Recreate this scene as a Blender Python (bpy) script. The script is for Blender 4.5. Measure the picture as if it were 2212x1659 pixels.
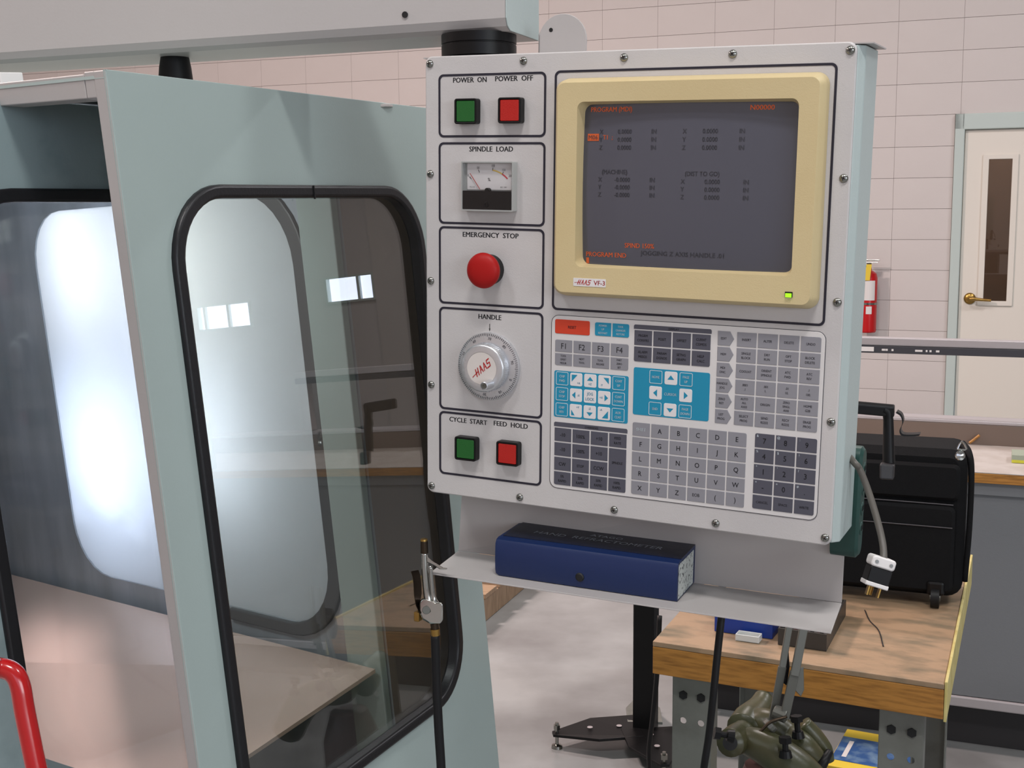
import bpy, math, random
import numpy as np
from mathutils import Matrix, Vector

for o in list(bpy.data.objects): bpy.data.objects.remove(o)
S = bpy.context.scene
COL = S.collection
random.seed(4)
PI = math.pi

# ------------------------------------------------------------------ camera
FPX, CX, CY, H = 2700.0, 1106.0, 829.5, 1.5
def nz(v):
    v = np.array(v, float); return v / np.linalg.norm(v)
_d = nz((.008, .991, .135)); _up = -_d
_fw = np.array([0, 0, 1.]); _fw = nz(_fw - (_fw @ _up) * _up)
_rt = np.cross(_fw, _up); _rt = _rt if _rt[0] > 0 else -_rt
M = np.stack([_rt, _fw, _up])                 # camera axes (x right, y down, z forward) -> world
O = np.array([0, 0, H])
cam_data = bpy.data.cameras.new('camera'); cam = bpy.data.objects.new('camera', cam_data); COL.objects.link(cam)
cam_data.sensor_width = 36; cam_data.lens = FPX / 2212 * 36; cam_data.clip_start = .05; cam_data.clip_end = 100
_r, _u, _b = M @ np.array([1, 0, 0.]), M @ np.array([0, -1., 0]), M @ np.array([0, 0, -1.])
cam.matrix_world = Matrix(((_r[0], _u[0], _b[0], 0), (_r[1], _u[1], _b[1], 0), (_r[2], _u[2], _b[2], H), (0, 0, 0, 1)))
S.camera = cam

# ------------------------------------------------------------------ light and exposure
S.view_settings.view_transform = 'Standard'; S.view_settings.look = 'None'
S.view_settings.gamma = 1; S.view_settings.use_curve_mapping = False
S.view_settings.exposure = -.31
W = bpy.data.worlds.new('world'); S.world = W; W.use_nodes = True
W.node_tree.nodes['Background'].inputs[0].default_value = (.75, .85, 1, 1)
W.node_tree.nodes['Background'].inputs[1].default_value = 1.0

def area_lamp(name, loc, target, sx, sy, power, color):
    l = bpy.data.lights.new(name, 'AREA'); l.shape = 'RECTANGLE'; l.size = sx; l.size_y = sy
    l.energy = power; l.color = color
    o = bpy.data.objects.new(name, l); COL.objects.link(o)
    o.location = loc; o.rotation_euler = (Vector(target) - Vector(loc)).to_track_quat('-Z', 'Y').to_euler()
    return o
# ceiling lamps of the hall: (x, y, power, colour)
LAMPS = [(.2, -.5, 100, (1, .975, .96)), (-2.2, -.3, 60, (.97, .98, 1)), (2.8, .6, 58, (.96, .98, 1)),
         (-3.2, 4.6, 500, (1, .80, .75)), (.8, 5.0, 88, (1, .90, .87)), (4.2, 4.2, 110, (.98, .97, 1)), (-5.5, 2.5, 200, (1, .83, .78))]
for x, y, p, c in LAMPS:
    area_lamp('ceiling_lamp_light', (x, y, 4.62), (x, y + .001, 0), .9, .3, p, c)
PANE_FILLS = [(-.68, 2.36, 1.06, 2.6, (.78, .86, 1)), (-.70, 2.36, 1.44, 1.2, (.98, .99, 1)), (-.42, 2.17, 1.15, 1.5, (.84, .89, 1)), (-.46, 2.20, 1.44, 1.1, (1, .98, .94))]
# fill lamps added behind the pane of the machine's rear window to make it glow
for x, y, z, e, c in PANE_FILLS: area_lamp('interior_fill_light', (x, y, z), (x - .63, y - .777, z), .12, .2, e, c)
area_lamp('interior_fill_light', (-.75, 1.62, 1.56), (-.8, 2.2, .95), .3, .1, 6.5, (.86, .93, 1))  # added fill lamp that brightens the inside walls of the machine
# daylight from the windows high in the wall behind the camera
area_lamp('daylight_panel', (4.4, -4.7, 2.3), (-.3, 1.5, 1.3), 3.2, 1.6, 150, (.88, .95, 1))

# ------------------------------------------------------------------ geometry helpers
def ray(px, py): return M @ np.array([(px - CX) / FPX, (py - CY) / FPX, 1.])
def at(px, py, D): return O + ray(px, py) * D                       # camera depth D
def onz(px, py, z):
    r = ray(px, py); return O + r * (z - H) / r[2]
def onp(px, py, p0, n):
    r = ray(px, py); return O + r * ((np.asarray(p0) - O) @ n) / (r @ n)

def lin(c):
    f = lambda v: v / 12.92 if v <= .04045 else ((v + .055) / 1.055) ** 2.4
    return tuple(f(v / 255) for v in c) + (1,)
def mat(name, rgb, rough=.5, metal=0, bump=None, var=None, emit=None, spec=None, coat=0, stretch=None):
    m = bpy.data.materials.new(name); m.use_nodes = True; nt = m.node_tree; b = nt.nodes['Principled BSDF']
    b.inputs['Base Color'].default_value = lin(rgb); b.inputs['Roughness'].default_value = rough; b.inputs['Metallic'].default_value = metal
    if spec is not None: b.inputs['Specular IOR Level'].default_value = spec
    if coat: b.inputs['Coat Weight'].default_value = coat; b.inputs['Coat Roughness'].default_value = .08
    tc = mp = None
    if bump or var:
        tc = nt.nodes.new('ShaderNodeTexCoord'); mp = nt.nodes.new('ShaderNodeMapping')
        nt.links.new(tc.outputs['Object'], mp.inputs[0])
        if stretch: mp.inputs['Scale'].default_value = stretch
    if bump:
        n = nt.nodes.new('ShaderNodeTexNoise'); n.inputs['Scale'].default_value = bump[0]; n.inputs['Detail'].default_value = 3
        nt.links.new(mp.outputs[0], n.inputs['Vector'])
        bp = nt.nodes.new('ShaderNodeBump'); bp.inputs['Strength'].default_value = bump[1]; bp.inputs['Distance'].default_value = .002
        nt.links.new(n.outputs['Fac'], bp.inputs['Height']); nt.links.new(bp.outputs[0], b.inputs['Normal'])
    if var:                                                            # (scale, second colour, low, high)
        n = nt.nodes.new('ShaderNodeTexNoise'); n.inputs['Scale'].default_value = var[0]; n.inputs['Detail'].default_value = 6
        nt.links.new(mp.outputs[0], n.inputs['Vector'])
        r = nt.nodes.new('ShaderNodeValToRGB'); r.color_ramp.elements[0].position = var[2]; r.color_ramp.elements[1].position = var[3]
        r.color_ramp.elements[0].color = lin(rgb); r.color_ramp.elements[1].color = lin(var[1])
        nt.links.new(n.outputs['Fac'], r.inputs[0]); nt.links.new(r.outputs[0], b.inputs['Base Color'])
    if emit: b.inputs['Emission Color'].default_value = lin(rgb); b.inputs['Emission Strength'].default_value = emit
    return m

class MB:
    def __init__(s): s.v = []; s.f = []; s.m = []
    def add(s, vs, fs, mi=0):
        k = len(s.v); s.v += [tuple(map(float, p)) for p in vs]; s.f += [tuple(i + k for i in f) for f in fs]; s.m += [mi] * len(fs); return s
    def box(s, c, sz, fr=None, mi=0):
        fr = fr or (lambda a, b, c: (a, b, c))
        x, y, z = [q / 2 for q in sz]
        vs = [fr(c[0] + i * x, c[1] + j * y, c[2] + k * z) for i in (-1, 1) for j in (-1, 1) for k in (-1, 1)]
        return s.add(vs, [(0, 1, 3, 2), (4, 6, 7, 5), (0, 4, 5, 1), (2, 3, 7, 6), (0, 2, 6, 4), (1, 5, 7, 3)], mi)
    def hexa(s, bot, top, mi=0):                                       # two quads
        vs = list(bot) + list(top)
        return s.add(vs, [(3, 2, 1, 0), (4, 5, 6, 7), (0, 1, 5, 4), (1, 2, 6, 5), (2, 3, 7, 6), (3, 0, 4, 7)], mi)
    def loft(s, rings, mi=0, cap=(True, True)):                        # list of rings with equal counts
        n = len(rings[0]); vs = [p for r in rings for p in r]; fs = []
        for k in range(len(rings) - 1):
            for i in range(n):
                j = (i + 1) % n; fs.append((k * n + i, k * n + j, (k + 1) * n + j, (k + 1) * n + i))
        if cap[0]: fs.append(tuple(range(n))[::-1])
        if cap[1]: fs.append(tuple((len(rings) - 1) * n + i for i in range(n)))
        return s.add(vs, fs, mi)
    def ring(s, outer, inner, fr, y0, y1, mi=0):                       # flat frame of two matching outlines, front at y0, back at y1
        n = len(outer)
        vs = [fr(a, b, y0) for a, b in outer] + [fr(a, b, y0) for a, b in inner] + [fr(a, b, y1) for a, b in inner] + [fr(a, b, y1) for a, b in outer]
        fs = []
        for i in range(n):
            j = (i + 1) % n
            same = abs(outer[i][0] - outer[j][0]) + abs(outer[i][1] - outer[j][1]) < 1e-7
            for q in range(4):
                A, B = q * n, ((q + 1) % 4) * n
                if same and q == 0: fs.append((A + i, B + i, B + j))
                elif same and q == 2: fs.append((A + j, A + i, B + i))
                elif same and q == 3: continue
                else: fs.append((A + i, B + i, B + j, A + j))
        return s.add(vs, fs, mi)
    def cyl(s, p0, p1, r0, r1=None, n=24, mi=0, cap=(True, True)):
        p0, p1 = np.array(p0, float), np.array(p1, float); r1 = r0 if r1 is None else r1
        return s.lathe(p0, p1 - p0, [(0, r0), (np.linalg.norm(p1 - p0), r1)], n, mi, cap)
    def lathe(s, p0, ax, prof, n=24, mi=0, cap=(True, True)):
        ax = nz(ax); t = np.array([1., 0, 0]) if abs(ax[0]) < .8 else np.array([0, 1., 0])
        a = nz(np.cross(ax, t)); b = np.cross(ax, a); p0 = np.array(p0, float)
        rings = [[p0 + ax * h + (a * math.cos(2 * PI * i / n) + b * math.sin(2 * PI * i / n)) * max(r, 1e-5) for i in range(n)] for h, r in prof]
        return s.loft(rings, mi, cap)
    def tube(s, pts, r, n=10, mi=0, sub=6):
        P = catmull(pts, sub) if sub > 1 else [np.array(p, float) for p in pts]
        rs = r if isinstance(r, (list, tuple)) else [r] * len(pts)
        L = len(P); R = [np.interp(i / (L - 1) * (len(pts) - 1), range(len(pts)), rs) for i in range(L)]
        rings = []; prev = None
        for i in range(L):
            t = nz(P[min(i + 1, L - 1)] - P[max(i - 1, 0)])
            if prev is None:
                a = np.cross(t, [0, 0, 1.]) if abs(t[2]) < .9 else np.cross(t, [1., 0, 0])
            else: a = prev - (prev @ t) * t
            a = nz(a); prev = a; b = np.cross(t, a)
            rings.append([P[i] + (a * math.cos(2 * PI * k / n) + b * math.sin(2 * PI * k / n)) * R[i] for k in range(n)])
        return s.loft(rings, mi)
    def text(s, txt, fr, x, z, y, size, align='c', mi=0, sx=1.0, bold=0.0, lift=.00012, shear=0, width=0):
        vs, fs = glyphs(txt)
        if not vs: return s
        if width: sx = width / (size * (max(v[0] for v in vs) - min(v[0] for v in vs)))
        if bold:
            n0 = len(vs); db = bold * 1.4
            vs = [(v[0] - db, v[1]) for v in vs] + [(v[0] + db, v[1]) for v in vs]; fs = list(fs) + [tuple(i + n0 for i in f) for f in fs]
        xs = [v[0] for v in vs]; w0, w1 = min(xs), max(xs)
        off = {'c': (w0 + w1) / 2, 'l': w0, 'r': w1}[align]
        return s.add([fr(x + (v[0] - off + shear * v[1]) * size * sx, z + (v[1] - .35) * size, y - lift) for v in vs], fs, mi)
    def build(s, name, mats, parent=None, bevel=0, smooth=False, seg=2, weld=False, label=None, kind=None):
        me = bpy.data.meshes.new(name)
        vs = s.v
        if parent is not None:
            inv = world(parent).inverted(); vs = [tuple(inv @ Vector(v)) for v in vs]
        me.from_pydata(vs, [], s.f)
        mats = mats if isinstance(mats, (list, tuple)) else [mats]
        for m in mats: me.materials.append(m)
        me.polygons.foreach_set('material_index', s.m)
        if smooth is True: me.polygons.foreach_set('use_smooth', [True] * len(me.polygons))
        me.update()
        o = bpy.data.objects.new(name, me); COL.objects.link(o)
        if parent is not None: o.parent = parent
        if smooth == 'auto':
            me.polygons.foreach_set('use_smooth', [True] * len(me.polygons)); me.update()
            me.set_sharp_from_angle(angle=math.radians(35))
        if bevel:
            b = o.modifiers.new('bevel', 'BEVEL'); b.width = bevel; b.segments = seg; b.limit_method = 'ANGLE'; b.angle_limit = math.radians(35)
        if label: o['label'] = label
        if kind: o['kind'] = kind
        return o

def catmull(pts, sub):
    P = [np.array(p, float) for p in pts]; P = [2 * P[0] - P[1]] + P + [2 * P[-1] - P[-2]]; out = []
    for i in range(1, len(P) - 2):
        for k in range(sub):
            t = k / sub
            out.append(.5 * (2 * P[i] + (P[i + 1] - P[i - 1]) * t + (2 * P[i - 1] - 5 * P[i] + 4 * P[i + 1] - P[i + 2]) * t * t + (3 * P[i] - P[i - 1] - 3 * P[i + 1] + P[i + 2]) * t ** 3))
    return out + [P[-2]]
def world(o):
    m = o.matrix_basis.copy()
    return world(o.parent) @ m if o.parent else m
_gl = {}
def glyphs(txt, bold=0.0):
    k = (txt, bold)
    if k in _gl: return _gl[k]
    c = bpy.data.curves.new('t', 'FONT'); c.body = txt; c.size = 1; c.resolution_u = 2; c.offset = bold
    o = bpy.data.objects.new('t', c); COL.objects.link(o)
    dg = bpy.context.evaluated_depsgraph_get(); me = bpy.data.meshes.new_from_object(o.evaluated_get(dg))
    r = ([tuple(v.co) for v in me.vertices], [tuple(p.vertices) for p in me.polygons])
    bpy.data.objects.remove(o); bpy.data.curves.remove(c); bpy.data.meshes.remove(me)
    _gl[k] = r; return r
def rr(cx, cz, w, h, r, n=6):
    pts = []
    for sx, sz, a0 in ((1, 1, 0), (-1, 1, 90), (-1, -1, 180), (1, -1, 270)):
        for i in range(n + 1):
            a = math.radians(a0 + 90 * i / n)
            pts.append((cx + sx * (w / 2 - r) + r * math.cos(a), cz + sz * (h / 2 - r) + r * math.sin(a)))
    return pts
def rect_match(cx, cz, w, h, n=6):                                     # corners repeated so that it pairs with rr()
    return [(cx + sx * w / 2, cz + sz * h / 2) for sx, sz in ((1, 1), (-1, 1), (-1, -1), (1, -1)) for _ in range(n + 1)]
def slab(mb, outline, fr, y0, y1, cham=0, mi=0):                       # prism of an outline with a chamfered front
    cx = sum(p[0] for p in outline) / len(outline); cz = sum(p[1] for p in outline) / len(outline)
    hw = max(abs(p[0] - cx) for p in outline); hh = max(abs(p[1] - cz) for p in outline)
    ins = [(cx + (a - cx) * (1 - cham / hw), cz + (b - cz) * (1 - cham / hh)) for a, b in outline]
    rings = [[fr(a, b, y1) for a, b in outline]]
    if cham: rings += [[fr(a, b, y0 + cham) for a, b in outline], [fr(a, b, y0) for a, b in ins]]
    else: rings += [[fr(a, b, y0) for a, b in outline]]
    return mb.loft(rings, mi)

def thing(name, label, cat, loc=(0, 0, 0), mat3=None, group=None):
    o = bpy.data.objects.new(name, None); COL.objects.link(o); o.empty_display_size = .05
    if mat3 is not None:
        m = Matrix(((*[mat3[k][0] for k in range(3)], loc[0]), (*[mat3[k][1] for k in range(3)], loc[1]), (*[mat3[k][2] for k in range(3)], loc[2]), (0, 0, 0, 1)))
        o.matrix_basis = m
    else: o.location = loc
    o['label'] = label; o['category'] = cat
    if group: o['group'] = group
    return o
def tag(o, label, cat, group=None):
    o['label'] = label; o['category'] = cat
    if group: o['group'] = group
    return o
def inst(src, parent, local):
    c = src.copy(); COL.objects.link(c); c.parent = parent; c.matrix_basis = local; return c

# ------------------------------------------------------------------ materials
m_wall = mat('painted_block', (206, 199, 196), .55, bump=(60, .25), var=(1.3, (200, 193, 190), .4, .7))
m_joint = mat('mortar', (202, 196, 195), .8)
m_floor = mat('sealed_concrete', (152, 155, 155), .24, bump=(5, .12), var=(2.2, (118, 119, 119), .36, .66))
m_ceil = mat('ceiling_paint', (200, 200, 198), .8)
m_panel = mat('light_grey_plate', (199, 195, 193), .42, bump=(900, .12), var=(9, (192, 188, 187), .4, .7))
m_box = mat('pale_teal_paint', (178, 190, 188), .4, bump=(500, .1))
m_teal = mat('machine_teal', (163, 177, 174), .33, bump=(400, .06), var=(2.5, (158, 172, 169), .4, .7))
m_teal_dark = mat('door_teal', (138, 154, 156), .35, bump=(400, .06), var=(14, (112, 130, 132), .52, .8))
m_cream = mat('warm_grey_enamel', (182, 177, 175), .35, bump=(300, .05))
m_black = mat('black_plastic', (15, 14, 15), .4, spec=.25)
m_blackline = mat('black_print', (32, 30, 44), .5)
m_rubber = mat('black_rubber', (18, 18, 20), .5, spec=.3)
m_gasket = mat('gasket_rubber', (24, 24, 27), .38, bump=(300, .1), spec=.4)
m_steel = mat('zinc_screw', (150, 150, 145), .22, 1)
m_dark = mat('dark_recess', (12, 12, 14), .6)
m_green = mat('green_lens', (20, 92, 32), .4, bump=(700, .2))
m_red = mat('red_lens', (178, 24, 16), .4, bump=(700, .2))
m_estop = mat('red_mushroom', (166, 14, 12), .5, spec=.3)
m_alu = mat('anodised_aluminium', (214, 215, 218), .36, .85, bump=(400, .1))
m_disc = mat('cream_disc', (214, 206, 200), .45)
m_ink = mat('black_ink', (22, 22, 28), .6)
m_beige = mat('yellowed_beige_plastic', (206, 187, 143), .45, bump=(900, .12), var=(7, (200, 179, 133), .45, .75))
m_screen = mat('crt_glass', (70, 72, 84), .16, spec=.6, coat=.6)
m_ghost = mat('burnt_in_ghost', (58, 59, 66), .3)
m_amber = mat('amber_glow', (170, 74, 34), .5, emit=.45)
m_led = mat('green_led', (150, 255, 30), .4, emit=1.2)
m_white = mat('white_label', (222, 218, 216), .5)
m_brandred = mat('logo_red', (176, 28, 30), .5)
m_membrane = mat('membrane_sheet', (214, 210, 208), .38)
m_kred = mat('key_red', (206, 62, 34), .42)
m_kblue = mat('key_blue', (22, 138, 172), .4)
m_kgrey = mat('key_grey', (139, 138, 144), .45)
m_kdark = mat('key_slate', (80, 80, 91), .42)
m_kwhite = mat('key_white', (224, 220, 220), .42)
m_kink = mat('key_ink', (30, 30, 36), .5)
m_kink2 = mat('key_ink_grey', (54, 52, 60), .5)
m_kinkw = mat('key_ink_white', (205, 215, 220), .5)
m_bluebook = mat('blue_vinyl', (13, 36, 82), .42, bump=(60, .25))
m_navy = mat('navy_vinyl', (10, 18, 42), .4, bump=(60, .2))
m_silver = mat('silver_print', (190, 196, 206), .4)
m_marble = mat('speckled_paper', (196, 200, 196), .6, var=(260, (80, 84, 84), .55, .62))
m_chrome = mat('polished_chrome', (190, 190, 186), .14, 1)
m_brass = mat('brass', (168, 134, 74), .3, 1)
m_bronze = mat('dark_bronze', (72, 62, 52), .38, 1)
m_handle = mat('red_enamel', (176, 12, 16), .22, coat=.5)
m_cloth = mat('black_nylon', (10, 10, 12), .8, spec=.2, bump=(900, .5))
m_cloth2 = mat('black_nylon_fine', (12, 12, 14), .75, spec=.2, bump=(1200, .4))
m_wood = mat('worn_plywood_top', (164, 136, 108), .5, var=(11, (100, 94, 76), .45, .75), stretch=(1, 2.2, 1), bump=(90, .3))
m_woodedge = mat('laminated_edge', (176, 122, 54), .5, var=(22, (138, 92, 36), .4, .7), stretch=(1, 1, 9))
m_woodpale = mat('pale_board_edge', (206, 192, 128), .5, var=(30, (186, 168, 100), .4, .7))
m_leg = mat('grey_steel_leg', (124, 126, 120), .45, .2, bump=(200, .1), var=(12, (104, 104, 98), .45, .75))
m_blackmetal = mat('black_powder_coat', (9, 9, 11), .45, spec=.3)
m_olive = mat('olive_enamel', (60, 62, 38), .36, bump=(70, .3), var=(14, (80, 72, 50), .45, .8))
m_maroon = mat('maroon_paint', (74, 44, 42), .45, bump=(60, .3))
m_greysteel = mat('grey_bar_steel', (98, 98, 92), .4, .4)
m_cabinet = mat('grey_cabinet_paint', (112, 114, 117), .45, bump=(250, .1))
m_benchtop = mat('bench_laminate', (186, 178, 172), .5, var=(14, (170, 160, 152), .4, .7))
m_brown = mat('brown_ledge', (112, 96, 86), .5)
m_railgrey = mat('rail_aluminium', (176, 170, 172), .4, .3)
m_railblack = mat('rail_black_tape', (58, 58, 64), .45)
m_stainless = mat('brushed_stainless', (150, 156, 162), .38, .3, bump=(40, .2), var=(5, (178, 186, 196), .3, .8), stretch=(4, 4, .8))
m_stainless2 = mat('oily_stainless', (122, 108, 100), .35, .8, bump=(40, .15))
m_frameteal = mat('door_frame_teal', (188, 200, 196), .45)
m_doorpaint = mat('door_cream', (222, 216, 206), .45)
m_extred = mat('extinguisher_red', (186, 16, 22), .25)
m_yellow = mat('yellow_tag', (226, 196, 60), .5)
m_bluebin = mat('blue_bin', (24, 56, 140), .4)
m_clear = mat('milky_plastic', (206, 208, 206), .25)
m_pallet = mat('pallet_wood', (158, 132, 106), .6, var=(12, (128, 104, 80), .4, .7), stretch=(1, 6, 1))
m_striptgreen = mat('green_strip', (24, 62, 56), .45)
m_cordgrey = mat('grey_cord', (88, 84, 78), .45)

def glass(name, tint, refl, rough=0.0):
    m = bpy.data.materials.new(name); m.use_nodes = True; nt = m.node_tree; nt.nodes.clear()
    out = nt.nodes.new('ShaderNodeOutputMaterial'); mx = nt.nodes.new('ShaderNodeMixShader')
    tr = nt.nodes.new('ShaderNodeBsdfTransparent'); tr.inputs[0].default_value = lin(tint)
    gl = nt.nodes.new('ShaderNodeBsdfGlossy'); gl.inputs['Roughness'].default_value = rough; gl.inputs[0].default_value = (1, 1, 1, 1)
    lw = nt.nodes.new('ShaderNodeLayerWeight'); lw.inputs[0].default_value = .5
    pw = nt.nodes.new('ShaderNodeMath'); pw.operation = 'POWER'; pw.inputs[1].default_value = 4; nt.links.new(lw.outputs['Facing'], pw.inputs[0])
    ma = nt.nodes.new('ShaderNodeMath'); ma.operation = 'MULTIPLY_ADD'; ma.inputs[1].default_value = .8; ma.inputs[2].default_value = refl; nt.links.new(pw.outputs[0], ma.inputs[0])
    nt.links.new(ma.outputs[0], mx.inputs[0]); nt.links.new(tr.outputs[0], mx.inputs[1]); nt.links.new(gl.outputs[0], mx.inputs[2])
    nt.links.new(mx.outputs[0], out.inputs[0]); return m
m_glass = glass('window_polycarbonate', (225, 226, 222), .085, .0)
m_glass2 = glass('scratched_polycarbonate', (235, 236, 238), .05, .05)
m_meterglass = glass('clear_cover', (250, 250, 250), .012, .02)
def pane_mat():
    m = bpy.data.materials.new('translucent_pane'); m.use_nodes = True; nt = m.node_tree; nt.nodes.clear()
    out = nt.nodes.new('ShaderNodeOutputMaterial'); mx = nt.nodes.new('ShaderNodeMixShader'); mx.inputs[0].default_value = .35
    a = nt.nodes.new('ShaderNodeBsdfTranslucent'); a.inputs[0].default_value = (.9, .93, .97, 1)
    b = nt.nodes.new('ShaderNodeBsdfDiffuse'); b.inputs[0].default_value = (.75, .76, .76, 1)
    nt.links.new(a.outputs[0], mx.inputs[1]); nt.links.new(b.outputs[0], mx.inputs[2]); nt.links.new(mx.outputs[0], out.inputs[0]); return m
m_pane = pane_mat()
m_sky = mat('daylight', (225, 232, 255), .5, emit=7)

# ------------------------------------------------------------------ the room (axes along the block wall)
A = math.radians(21.4)
WD = np.array([math.cos(A), -math.sin(A), 0]); WN = np.array([math.sin(A), math.cos(A), 0])     # along the wall, into the wall
W0 = np.array([2.662, 8.257, 0.])
def wf(a, b, c): return W0 + WD * a + WN * c + np.array([0, 0, b])    # a along, b up, c behind the wall face
rm = np.stack([WD, WN, np.array([0, 0, 1.])])
fl = MB(); fl.box((0, 0, 0), (0, 0, 0)) if False else None
f = MB(); f.hexa([wf(-11, -.1, -13), wf(9.2, -.1, -13), wf(9.2, -.1, .3), wf(-11, -.1, .3)], [wf(-11, 0, -13), wf(9.2, 0, -13), wf(9.2, 0, .3), wf(-11, 0, .3)])
f.build('floor', m_floor, kind='structure')
f = MB(); f.hexa([wf(-11, 5, -13), wf(9.2, 5, -13), wf(9.2, 5, .3), wf(-11, 5, .3)], [wf(-11, 5.1, -13), wf(9.2, 5.1, -13), wf(9.2, 5.1, .3), wf(-11, 5.1, .3)])
f.build('ceiling', m_ceil, kind='structure')
def wall_box(mb, a0, a1, b0, b1, c0, c1): mb.hexa([wf(a0, b0, c0), wf(a1, b0, c0), wf(a1, b0, c1), wf(a0, b0, c1)], [wf(a0, b1, c0), wf(a1, b1, c0), wf(a1, b1, c1), wf(a0, b1, c1)])
DX0, DX1, DZ = .215, 1.29, 2.11                                        # door frame outline
WINS = [(5.10, 5.62, 1.33, 1.56), (6.50, 7.16, 1.20, 1.44)]
f = MB()
wall_box(f, -11, DX0, 0, 5, .02, .22); wall_box(f, DX0, DX1, DZ, 5, .02, .22)
wall_box(f, DX1, WINS[0][0], 0, 5, .02, .22)
for (a0, a1, b0, b1), nxt in zip(WINS, (WINS[1][0], 9.2)):
    wall_box(f, a0, a1, 0, b0, .02, .22); wall_box(f, a0, a1, b1, 5, .02, .22); wall_box(f, a1, nxt, 0, 5, .02, .22)
wallb = f.build('wall_back', m_joint, kind='structure')
f = MB(); wall_box(f, -11.2, -11, 0, 5, -13, .3); f.build('wall_left', m_wall, kind='structure')
f = MB(); wall_box(f, 9.2, 9.4, 0, 5, -13, .3); f.build('wall_right', m_wall, kind='structure')
f = MB(); wall_box(f, -11, 9.2, 0, 5, -13.2, -13); f.build('wall_front', m_wall, kind='structure')
# concrete blocks in stack bond, each a piece of the wall
BW, BH = .4, .2
def block_mesh(w):
    mb = MB(); g = .0009; x, z, r = w / 2 - .0005, BH / 2 - g, .0009
    fr = lambda a, b, c: tuple(WD * a + WN * c + np.array([0, 0, b]))
    rings = [[fr(a, b, .02) for a, b in ((-x, -z), (x, -z), (x, z), (-x, z))], [fr(a, b, r) for a, b in ((-x, -z), (x, -z), (x, z), (-x, z))],
             [fr(a, b, 0) for a, b in ((-x + r, -z + r), (x - r, -z + r), (x - r, z - r), (-x + r, z - r))]]
    mb.loft(rings); return mb
src = None
def put_block(a0, a1, z):
    global src
    full = abs(a1 - a0 - BW) < 1e-6
    if full and src is not None: o = inst(src, wallb, Matrix.Translation(Vector(wf((a0 + a1) / 2, z, 0))))
    else:
        o = block_mesh(a1 - a0).build('concrete_block', m_wall, None); o.parent = wallb; o.location = Vector(wf((a0 + a1) / 2, z, 0))
        if full: src = o
for row in range(16):
    zc = .11 + .2 * row + .1
    for k in range(-20, 6):
        a0 = -.155 + BW * k; a1 = a0 + BW
        left = k < -2
        if left and not (1.7 < zc < 3.2 and k >= -20): continue
        if k > 2: continue
        if zc < DZ:
            if a0 >= DX0 - .02: continue
            a1 = min(a1, DX0 - .002)
        elif zc - .1 < DZ and a1 > DX0: 
            pass
        put_block(a0, a1, zc)
f = MB(); wall_box(f, -11, -.155 + BW * -20, 0, 5, 0, .02); wall_box(f, -.155 - BW * 20, -.155 - .8, 0, 1.71, 0, .02); wall_box(f, DX1, WINS[0][0], 0, 3.31, 0, .02)
wall_box(f, -11, WINS[0][0], 3.31, 5, 0, .02); wall_box(f, -.955, DX0, 0, .11, 0, .02)
f.build('wall_facing', m_wall, wallb)

# door
d = MB(); d.ring(rect_match((DX0 + DX1) / 2, DZ / 2 - .5, DX1 - DX0, DZ + 1, 0), rect_match((DX0 + DX1) / 2, DZ / 2 - .5 - .03, DX1 - DX0 - .12, DZ + 1 - .06, 0), wf, -.03, .2)
LX0, LX1 = DX0 + .065, DX1 - .065
d = MB()
d.hexa([wf(DX0, 0, -.03), wf(DX0 + .06, 0, -.03), wf(DX0 + .06, 0, .2), wf(DX0, 0, .2)], [wf(DX0, DZ, -.03), wf(DX0 + .06, DZ, -.03), wf(DX0 + .06, DZ, .2), wf(DX0, DZ, .2)])
d.hexa([wf(DX1 - .06, 0, -.03), wf(DX1, 0, -.03), wf(DX1, 0, .2), wf(DX1 - .06, 0, .2)], [wf(DX1 - .06, DZ, -.03), wf(DX1, DZ, -.03), wf(DX1, DZ, .2), wf(DX1 - .06, DZ, .2)])
d.hexa([wf(DX0, DZ - .1, -.03), wf(DX1, DZ - .1, -.03), wf(DX1, DZ - .1, .2), wf(DX0, DZ - .1, .2)], [wf(DX0, DZ, -.03), wf(DX1, DZ, -.03), wf(DX1, DZ, .2), wf(DX0, DZ, .2)])
dframe = d.build('trim_1', m_frameteal, bevel=.006, kind='structure')
d = MB(); GX0, GX1, GZ0, GZ1 = .425, .568, .915, 1.82
ow, oh = LX1 - LX0, 2.005
d.ring([(LX1, oh), (LX0, oh), (LX0, .01), (LX1, .01)], [(GX1, GZ1), (GX0, GZ1), (GX0, GZ0), (GX1, GZ0)], wf, .0, .045)
door = d.build('door_1', m_doorpaint, kind='structure')
d = MB(); d.ring([(GX1 + .035, GZ1 + .03), (GX0 - .035, GZ1 + .03), (GX0 - .035, GZ0 - .03), (GX1 + .035, GZ0 - .03)], [(GX1 - .002, GZ1), (GX0 + .002, GZ1), (GX0 + .002, GZ0), (GX1 - .002, GZ0)], wf, -.012, .0)
d.build('window_molding', m_doorpaint, door, bevel=.003)
d = MB(); d.hexa([wf(GX0, GZ0, .02), wf(GX1, GZ0, .02), wf(GX1, GZ0, .025), wf(GX0, GZ0, .025)], [wf(GX0, GZ1, .02), wf(GX1, GZ1, .02), wf(GX1, GZ1, .025), wf(GX0, GZ1, .025)])
d.build('pane', glass('door_glass', (190, 180, 172), .05), door)
hl = bpy.data.objects
d = MB(); p = wf(.345, .93, 0)
d.lathe(p, -WN, [(0, .037), (.008, .037), (.018, .026), (.02, .012)], 24); d.cyl(p - WN * .018, p - WN * .055, .012, .011, 16)
d.tube([p - WN * .05, p - WN * .055 + WD * .03, wf(.43, .925, -.05), wf(.475, .922, -.052)], [.012, .012, .009, .008], 12)
hd = d.build('lever_handle', m_brass, door, smooth='auto')
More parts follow.
